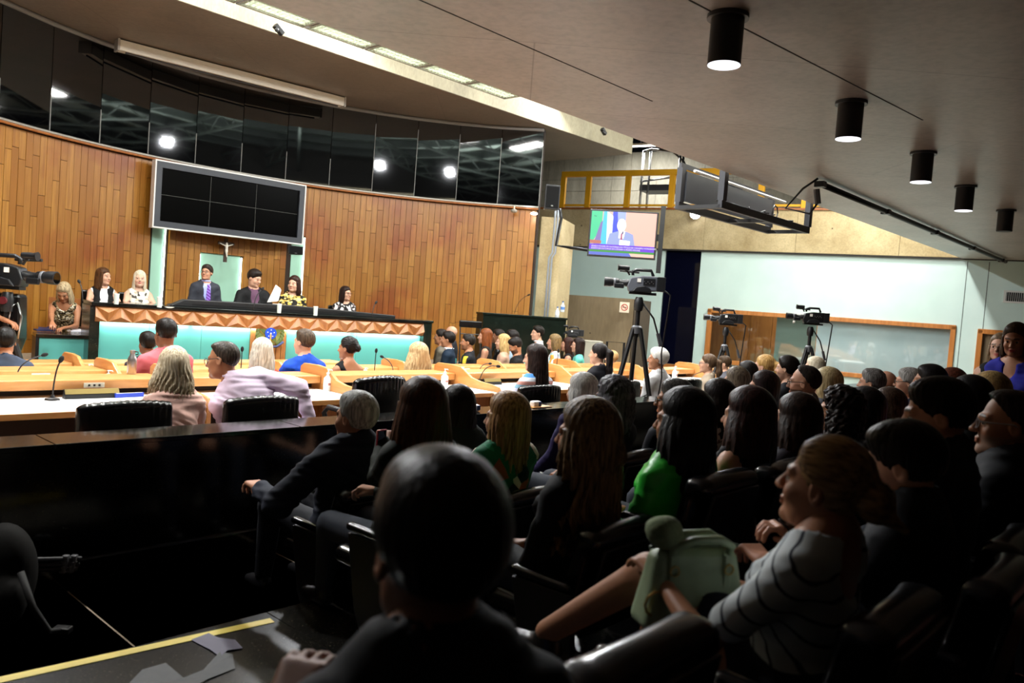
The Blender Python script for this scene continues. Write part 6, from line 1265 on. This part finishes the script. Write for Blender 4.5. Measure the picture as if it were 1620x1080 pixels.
# side audience facing the rostrum
TEALC = plain('teal_seat', '3f9a94', .6)
QL = [('man with dark hair at the left end of the side audience', 697, 533, 14.6, dict(skin='tan', hair=H('short'), top=dict(mat=cloth('tweed', '6a6458'), sleeve=1.))),
 ('bald man behind the navy jacket in the side audience', 713, 527, 15.4, dict(skin='fair', hair=H('bald', '6a5a50', '8a7a70', t=.003, top=.0), top=T_('q2', '22242a', sleeve=1.))),
 ('man in a navy jacket and white collar in the side audience', 708, 537, 13.9, dict(skin='tan', hair=H('short', '0e0c0b', '241c18'), top=dict(mat=cloth('navyj', '1a2a3c'), sleeve=1., name='jacket', v=.12), inner=WH, collar=WH)),
 ('man in a black t-shirt with yellow print in the side audience', 740, 541, 13.6, dict(skin='tan', hair=H('short', '14110f', '2c2622', t=.006), beard=('2a201a', .45), top=dict(mat=patt('blkyel', [(0, '14161c'), (.93, 'c8b83a')], 9), sleeve=.4))),
 ('woman with auburn hair and bare arms in the side audience', 767, 532, 14.4, dict(fem=True, skin='light', hair=H('long', '4a2412', '8a4c26', len=.3, open=.01, t=.012, w=.1), top=T_('q5', '2a2420', sleeve=0), lips='a04040')),
 ('man in a black leather jacket in the side audience', 788, 532, 15.4, dict(skin='brown', hair=H('short', t=.006), top=dict(mat=M_LEATH, sleeve=1., name='jacket'))),
 ('woman with blonde hair between two men in the side audience', 795, 541, 14.1, dict(fem=True, skin='fair', hair=H('long', '8a6a3c', 'd4b47c', len=.26, open=.01), top=T_('q7', 'c8a088', sleeve=.3))),
 ('man with glasses and a light blue shirt in the side audience', 809, 534, 14.9, dict(skin='tan', hair=H('short', '100d0c', '241d1a', t=.016), beard=('1a1512', .6), glasses='181818', top=T_('q8', 'b4cce0', sleeve=1.), collar=plain('q8c', 'b9d0e4', .7))),
 ('bearded man in black looking down in the side audience', 815, 547, 13.6, dict(skin='tan', hp=28, hair=H('flat', '0e0c0b', '221b18', t=.01), beard=('14100e', .8), top=T_('q9', '101012', sleeve=.5))),
 ('man in a white shirt seated highest in the side audience', 850, 527, 15.3, dict(skin='fair', hy=20, hair=H('short', '0e0b0a', '251d18'), top=T_('q10', 'e0e0e4', sleeve=1.), collar=WH)),
 ('woman in a white floral blouse in the side audience', 876, 541, 14.8, dict(fem=True, skin='light', hair=H('bob', '4a3826', '8a7048', len=.16, t=.018, w=.1, open=.01), top=dict(mat=patt('floral', [(0, 'e6e2e4'), (.55, 'c8a8c8'), (.7, 'e0a048'), (.8, '8ab8c0'), (.9, 'f0eeee')], 12), sleeve=.4))),
 ('woman with brown hair and a black camisole in the side audience', 897, 545, 15.8, dict(fem=True, skin='light', hair=H('long', '1e100c', '42241c', len=.24, open=.01), top=T_('q12', '121214', sleeve=0, straps=True), lips='a03040')),
 ('woman with glasses and a turquoise ruffled top in the side audience', 914, 546, 15.2, dict(fem=True, skin='fair', hair=H('long', '120c0b', '2c1e1a', len=.3, open=.01), glasses='3a3030', top=T_('q13', '6ac8b8', sleeve=.2)))]
for lab, x, y, D, kw in QL:
    o, i = person(lab, ond(x, y, D), floor=-.18, face=178, size=1.14, **{**LO, **kw})
    chair_simple('audience_chair', 'turquoise chair under the '+lab.split(' in the side')[0].split(' at the left end')[0][:70], o.location, o.rotation_euler.z, TEALC, .86, 'turquoise chairs of the side audience', -.18)
rr('child with light hair behind the black ponytail', 967, 566, 13.1, face=150, skin='fair', hair=H('short', '8a6c44', 'c8a878', t=.014), top=T_('childtop', '8a8a90', sleeve=.4), floor=-.1, size=.95)
# --- the public gallery
def gal(label, x, y, D, chl=None, back=.24, **kw):
    hd = ond(x, y, D); _, b, _ = abz(hd); z = lev(b+.12)
    o, i = person(label, hd, floor=kw.pop('floor', z), **{**dict(lean=-6, nkl=.125), **MD, **kw})
    if chl: gchair(o.location, chl, 'gallery chairs', o.location.z, back)
    return o, i
o, GM = gal('grey haired man in a navy suit at the end of the front row', 562, 660, 4.3, 'black gallery chair at the end of the front row, under the navy suit', skin='light', hy=12, hair=H('short', '80807e', 'd4d4d0', t=.013, amp=.004, res=.005), hres=.0055, bres=.015, hdres=.0055, top=dict(mat=SUIT, sleeve=.97, name='jacket', inf=.016, fold=.005), collar=WH, bottom=cloth('suit_trousers', '12141d'), arms=(ond(410, 772, 4.28), (.14, .35, .62)), shoulder=.2, fat=1.12, size=1.1, curl=.7, legs=([(-.2, .43, .52), (.1, .45, .5)], [(-.18, .5, .1), (.12, .52, .1)]), floor=0.)
MB().tube([tuple(GM['wr'][0]*.93+GM['el'][0]*.07+np.array([.034*math.cos(q*PI/6)*.9, .012, .034*math.sin(q*PI/6)])) for q in range(12)], .006, 6, closed=True).build('shirt_cuff', WH, o)
gal('woman with very long straight brown hair in the front row', 664, 647, 3.65, 'black gallery chair under the very long straight brown hair', fem=True, skin='fair', hair=H('long', '26160c', '54331c', len=.52, t=.026, w=.15, taper=-.1, amp=.003, res=.007), top=T_('dkolive', '1c241c', sleeve=1.), arms=(ond(606, 700, 4.0), (.05, .3, .6)), size=1.06, curl=.8, floor=.18)
pz = ond(603, 698, 3.95); t = thing('pink_phone', 'pink phone held by the woman with very long brown hair', 'phone', pz, 1.0); MB().bb(-.035, .035, -.004, .004, -.05, .06).build('case', plain('phone_pink', 'd8485e', .4), t, bevel=.004); MB().bb(-.03, .03, -.006, -.004, -.045, .055).build('screen', M_BLACKG, t)
gal('woman with black hair half hidden behind the long brown hair', 722, 643, 5.1, None, fem=True, skin='fair', hair=H('long', '0a0808', '1b1412', len=.26, t=.018, w=.105), top=T_('dkgreen', '16201a', sleeve=.6), size=1.06, floor=0., lean=6)
gal('woman with a golden brown bob in a green printed blouse', 799, 662, 4.45, 'black gallery chair behind the green printed blouse', fem=True, skin='fair', hy=14, hair=H('bob', '5a3c22', 'b88c5c', len=.24, t=.022, w=.115, taper=.0, amp=.004, res=.006), hres=.006, top=dict(mat=patt('greenprint', [(0, '1c6a48'), (.55, '0e2a20'), (.63, '2a8a60'), (.8, 'b05a38'), (.9, 'd8d0bc')], 9, dist=2.5, tex='v'), sleeve=.8, neck=.09), size=1.12, shoulder=.19, fat=1.08, floor=0.)
gal('person with white hair and a purple sleeve in the front row', 919, 620, 5.9, 'black gallery chair under the white haired person', fem=True, skin='fair', hair=H('bob', 'a9a7a4', 'e8e6e2', len=.14, t=.02, w=.105), top=T_('purple', '2c2450', sleeve=1.), size=1.08, floor=0.)
gal('person with curly dark grey hair in the front row', 968, 632, 4.9, 'black gallery chair under the curly dark grey hair', fem=True, skin='tan', hair=H('curly', '1e1c1e', '6c6a72', len=.17, t=.022, w=.12, amp=.004), top=T_('gr1', '1a1a20', sleeve=1.), size=1.1, floor=.18)
gal('man with glasses and greying hair beyond the green satin blouse', 1066, 634, 5.2, 'black gallery chair under the greying man with glasses beyond the green blouse', skin='tan', hy=22, hair=H('short', '2a2826', '5c5854', t=.014), glasses='101010', top=T_('gr2', '14161e', sleeve=1.), size=1.1, floor=0.)
gal('woman with black bobbed fringe and a patterned blouse', 1133, 634, 5.5, 'black gallery chair under the patterned blouse', fem=True, skin='fair', hair=H('long', '0d0a0a', '241a17', len=.26, t=.022, w=.12, taper=0), top=dict(mat=patt('whprint', [(0, 'c0b4b0'), (.5, '5a4448'), (.7, 'd0c8c4')], 40), sleeve=.6), size=1.12, floor=.18)
gal('person with ash brown hair seen over the black fringe', 1163, 604, 7.4, None, fem=True, skin='fair', hair=H('bob', '4a3e34', '8c7e6c', len=.16, t=.018), top=T_('gr3', '3a3a40', sleeve=1.), size=1.08, floor=0.)
gal('woman with dark wavy hair and a visible ear in profile', 1206, 614, 6.4, 'black gallery chair under the dark wavy hair', fem=True, skin='light', hy=12, hair=H('wavy', '15100f', '37292a', len=.24, t=.014, w=.1, open=-.02), top=T_('gr4', 'c4c0c2', sleeve=.5), size=1.1, floor=.18)
gal('balding bearded man with glasses in profile', 1272, 606, 6.2, 'black gallery chair under the balding bearded man', skin='light', hair=H('short', '181412', '38302a', t=.003, line=-.032), beard=('1c1512', .8), hy=10, glasses='161616', top=T_('gr5', '8a8078', sleeve=.5), size=1.12, floor=.18)
gal('blonde woman mostly hidden behind the curly hair', 1306, 608, 6.5, None, fem=True, skin='fair', hair=H('bob', '8a7650', 'd0bd90', len=.16, t=.016), top=T_('gr6', '5a5a60', sleeve=.5), size=1.08, floor=0.)
# second row
gal('woman with long tousled dark blonde hair and black top', 925, 690, 3.25, 'black gallery chair behind the long tousled blonde hair', fem=True, skin='tan', hy=10, hres=.006, hair=H('half', '2e2216', '7a6040', len=.42, t=.026, w=.15, taper=-.15, amp=.007, wave=3, res=.006, locks=(((-.1, -.05, -.2), (-.24, -.02, -.42), .05, .02), ((-.08, -.03, -.15), (-.18, .02, -.36), .04, .015))), top=T_('blktop', '0c0c0e', sleeve=1.), size=1.14)
gal('woman with black hair in a bright green satin blouse', 1078, 668, 3.5, 'black gallery chair behind the bright green satin blouse', fem=True, skin='tan', hy=6, hres=.006, hair=H('long', '070606', '14100f', len=.36, t=.024, w=.165, amp=.003, res=.006), top=dict(mat=noisy('cloth_satin', '1f9a24', '2fc238', 5, .4, bump=.3, dist=.01), sleeve=.9, fold=.006, neck=.1), size=1.12, shoulder=.195, fat=1.1)
gal('woman with dark red-brown hair and a bare shoulder', 1180, 660, 3.9, 'black gallery chair behind the bare shoulder', fem=True, skin='light', hair=H('long', '120908', '381a14', len=.36, t=.024, w=.165, amp=.003), top=T_('strapless', '141216', sleeve=0, straps=True), size=1.1, shoulder=.19, fat=1.08)
gal('woman with straight dark brown hair beside the bare shoulder', 1257, 665, 4.4, 'black gallery chair behind the straight dark brown hair', fem=True, skin='fair', hair=H('long', '140d0a', '2f2018', len=.36, t=.02, w=.15), top=T_('g2d', '26222a', sleeve=.5), size=1.14)
gal('woman with dark curly hair and a thin strap', 1325, 652, 4.9, 'black gallery chair behind the dark curly hair', fem=True, skin='tan', hy=14, hair=H('curly', '0b0808', '251a16', len=.28, t=.03, w=.17, amp=.005, res=.007), top=T_('g2e', '1a1616', sleeve=0, straps=True), size=1.14)
gal('woman with straight black hair right of the curly hair', 1364, 648, 5.4, 'black gallery chair behind the straight black hair on the right', fem=True, skin='tan', hair=H('long', '080707', '191413', len=.32, t=.022, w=.15), top=T_('g2f', '18181c', sleeve=.5), size=1.14)
gal('woman with long smooth brown hair left of the man in charcoal', 1402, 644, 6.1, 'black gallery chair behind the smooth brown hair', fem=True, skin='fair', hy=10, hair=H('long', '1a100c', '4a3628', len=.34, t=.018, w=.145), top=T_('g2g', '22202a', sleeve=.3), size=1.14)
# people farther right
rr('man with curly grey hair under the window blind', 1378, 606, 7.8, face=145, skin='light', hair=H('curlyshort', '3a3836', '7c7874', t=.012, amp=.003), top=T_('fr1', '3a3a44', sleeve=1.), size=1.12, floor=0.)
rr('bald man beside the curly grey hair', 1398, 607, 8.3, face=145, skin='light', hair=H('bald', '5a4a40', '7a6a60', t=.003, top=-.02), top=T_('fr2', '3a3032', sleeve=1.), size=1.12, floor=0.)
rr('man with swept grey hair and glasses in profile', 1436, 605, 7.9, face=150, skin='light', hair=H('short', '5a5652', 'a8a49e', t=.016), glasses='30302e', top=T_('fr3', '2c3446', sleeve=1.), size=1.12, floor=0.)
rr('man with flat black hair behind the man in charcoal', 1469, 604, 6.5, face=145, skin='tan', hair=H('flat', '0c0a0a', '1c1716', t=.012), top=T_('fr4', '22222a', sleeve=1.), size=1.12, floor=0.)
rr('woman with reddish brown hair near the doorway', 1502, 608, 7.4, face=150, fem=True, skin='light', hair=H('bob', '2e140c', '5e3020', len=.2, t=.024, w=.115), top=T_('fr5', '2a2226', sleeve=1.), size=1.12, floor=.18)
rr('person with big dark hair right of the man in charcoal', 1530, 632, 5.2, face=140, fem=True, skin='tan', hair=H('long', '080707', '16110f', len=.3, t=.03, w=.135), top=T_('fr6', '101012', sleeve=1.), size=1.1, floor=.36)
rr('woman with a blonde bob, glasses and red top', 1562, 622, 5.6, face=160, fem=True, skin='light', hair=H('bob', '6a5434', 'a88c5c', len=.2, t=.022, w=.11, open=.0), glasses='3a3a3a', top=T_('fr7', '8a2a22', sleeve=.3), size=1.12, floor=.18)
# third row
person('dark silhouette of a man with short hair in the foreground', ond(690, 862, 1.22), floor=.36, face=118, lean=-4, skin='brown', hair=H('flat', '070504', '120c09', t=.016, res=.006, amp=.002), top=T_('fgtee', '0e0e12', sleeve=.45), arms=(ond(440, 1135, 1.4), (.12, .28, .42)), bottom=cloth('fgjeans', '34548c'), size=1.13, hres=.006, bres=.016, hdres=.006)
gchair(W(.74, .8), 'black gallery chair under the dark foreground head', 'gallery chairs', .36, -.02)
gchair(W(1.36, .8), 'empty black gallery chair in the foreground before the green bag', 'gallery chairs', .36, -.02)
stripe_m = stripes('greystripe', ['b8bebe']*5+['3a3c42'], 23, 1, (.7, 0, .35))
bun, BI = gal('woman with hair in a loose bun and a striped grey top, legs crossed', 1303, 768, 2.02, 'black gallery chair behind the woman with the loose bun', .24, fem=True, skin='tan', hy=2, hp=-8, hres=.0042, bres=.011, hdres=.005, hair=H('bun', '4a3622', 'b08c60', t=.011, bun=(.005, -.13, .0), br=.052, fr=34, amp=.0022, res=.0045, locks=(((0, -.16, -.02), (0, -.21, -.04), .02, .008),)), top=dict(mat=stripe_m, sleeve=.35, neck=.105, back=.1, fold=.003, res=.01), dress=cloth('dkskirt', '1a1c24'), bottom=None, arms=((-.12, .34, .66), (.06, .36, .64)), lean=-8, size=1.0, floor=.36, legs=([(-.0, .45, .62), (.07, .43, .48)], [(-.02, .80, .33), (.09, .52, .1)]), shoe='1a1614')
PM, PI_ = gal('young man with dark hair and jeans looking down, holding a phone', 1426, 738, 2.45, 'black gallery chair behind the man holding a phone', .24, skin='light', hy=6, hp=14, hres=.0055, hair=H('short', '0c0908', '1e1713', t=.013, nape=-.055), top=T_('pmtee', '0d0e12', sleeve=.5), bottom=cloth('jeans', '33507e'), arms=(ond(1212, 890, 2.65), ond(1265, 862, 2.6)), lean=2, size=1.08, floor=.36, hdres=.0055, curl=.7)
pz = ond(1262, 846, 2.57); t = thing('phone', 'dark phone in the hand of the man in jeans', 'phone', pz, .7); MB().box((0, 0, 0), (.07, .009, .14), M=Matrix.Rotation(-.9, 3, 'X')).build('case', M_BLKP, t, bevel=.004); MB().box((0, -.004, .006), (.062, .002, .128), M=Matrix.Rotation(-.9, 3, 'X')).build('screen', M_BLACKG, t)
gal('man with short dark hair in a charcoal t-shirt', 1482, 658, 2.85, 'black gallery chair behind the man in the charcoal t-shirt', .24, skin='light', hy=16, hp=8, hres=.0048, bres=.014, hair=H('short', '0d0a09', '1d1714', t=.009, res=.005, nape=-.05), beard=('2a1c15', .35), top=T_('chartee', '26272c', sleeve=.45), size=1.08, floor=.36, lean=0)
gal('greying man with glasses and stubble at the right edge', 1594, 672, 3.25, 'black gallery chair of the greying man with glasses at the right edge', .24, skin='tan', hy=20, hp=-2, hres=.0048, bres=.016, hair=H('short', '1a1614', '3c3632', t=.006, line=-.01, res=.005), beard=('8a847c', .45), glasses=plain('silver_frame', 'b8b8bc', .3, .8), top=T_('gmtop', '0f1116', sleeve=1.), size=1.12, floor=.36, fat=1.08)
gchair(W(4.75, .86), 'black gallery chair at the dark right edge of the third row', 'gallery chairs', .36, 0)
# two women standing at the right
o, i = rr('woman in a royal blue dress clapping at the right edge', 1606, 537, 6.3, face=215, sit=False, fem=True, skin='tan', hy=10, hp=14, hair=H('long', '241812', '4a3628', len=.3, open=-.005, t=.012, line=.012), top=T_('bluedress', '1c1f8a', sleeve=.3, neck=.1, v=.1), dress=MATS['cloth_bluedress'], arms=(ond(1562, 690, 6.05), ond(1575, 694, 6.0)), size=1.02, floor=.18, hres=.006, bres=.018, hdres=.006, lips='b04048')
o, i = rr('woman in a sleeveless black top with her hand at her chest', 1582, 549, 7.3, face=225, sit=False, fem=True, skin='fair', hy=0, hair=H('long', '4a3a2a', '7c6448', len=.2, open=-.005, t=.01, line=.012), top=T_('blksleeveless', '0e0e10', sleeve=0), dress=BLK, arms=((-.22, .05, .95), ond(1580, 607, 7.1)), glasses='a08870', size=1.02, floor=.12, lips='c04048')
# green handbag on the lap of the woman with the bun
bp_ = ond(1092, 925, 2.22); t = thing('green_handbag', 'sage green handbag with twisted scarf handle on the lap of the woman with the bun', 'bag', bp_, RZ_H+math.radians(-30)); M_BAG = noisy('sage_leather', '7a8a6a', '94a584', 8, .45, bump=.15)
f = Fld((-.2, -.12, -.16), (.2, .12, .16), .007); X, Y, Z_ = f.full(); wz = .165-.035*np.clip((Z_+.12)/.22, 0, 1); dz = .062-.03*np.clip((Z_+.12)/.22, 0, 1); q_ = [np.abs(X)-wz+.03, np.abs(Y)-dz+.025, np.abs(Z_)-.11+.03]
f.f = (np.sqrt(sum(np.maximum(v, 0)**2 for v in q_))+np.minimum(np.maximum(np.maximum(q_[0], q_[1]), q_[2]), 0)-.03).astype(np.float32); V, Q = f.mesh(); link('bag_body', npmesh('bag_body', V, Q, M_BAG), t)
for s in (-1, 1):
    hn = MB().tube([(-.085, s*.035, .09), (-.09, s*.03-.02, .125), (-.04, s*.03-.04, .15), (.04, s*.03-.04, .15), (.09, s*.03-.02, .125), (.085, s*.035, .09)], [.011, .013, .012, .013, .012, .011], 8).build('handle', M_BAG, t, smooth=True); 
    for x in (-.085, .085): MB().bb(x-.012, x+.012, s*.045-.005, s*.045+.005, -.02, .1).build('strap', M_BAG, t, bevel=.003); MB().tube([(x+.014*math.cos(q*PI/4), s*.055, .06+.014*math.sin(q*PI/4)) for q in range(8)], .003, 5, closed=True).build('buckle', plain('gold', 'b0985c', .3, .9), t)
MB().tube([(-.14+.28*q/12, -.004, .112+.004*(q % 2)) for q in range(13)], .006, 6).build('zip', plain('zip_dark', '4c5842', .5), t); MB().tube([(-.13+.035*math.cos(q*PI/5), -.05, -.03+.035*math.sin(q*PI/5)) for q in range(10)], .004, 5, closed=True).build('ring', MATS['gold'], t)
f = Fld((-.2, -.1, .08), (.0, .1, .25), .008); f.ell((-.1, -.01, .155), (.055, .05, .05), .01); X, Y, Z_ = f.full(); f.f = (f.f+.004*np.sin(60*Z_+40*X)).astype(np.float32); V, Q = f.mesh(); link('pompom', npmesh('pompom', V, Q, noisy('sage_fluff', '63704f', '7d8a66', 60, .9, bump=.6)), t)
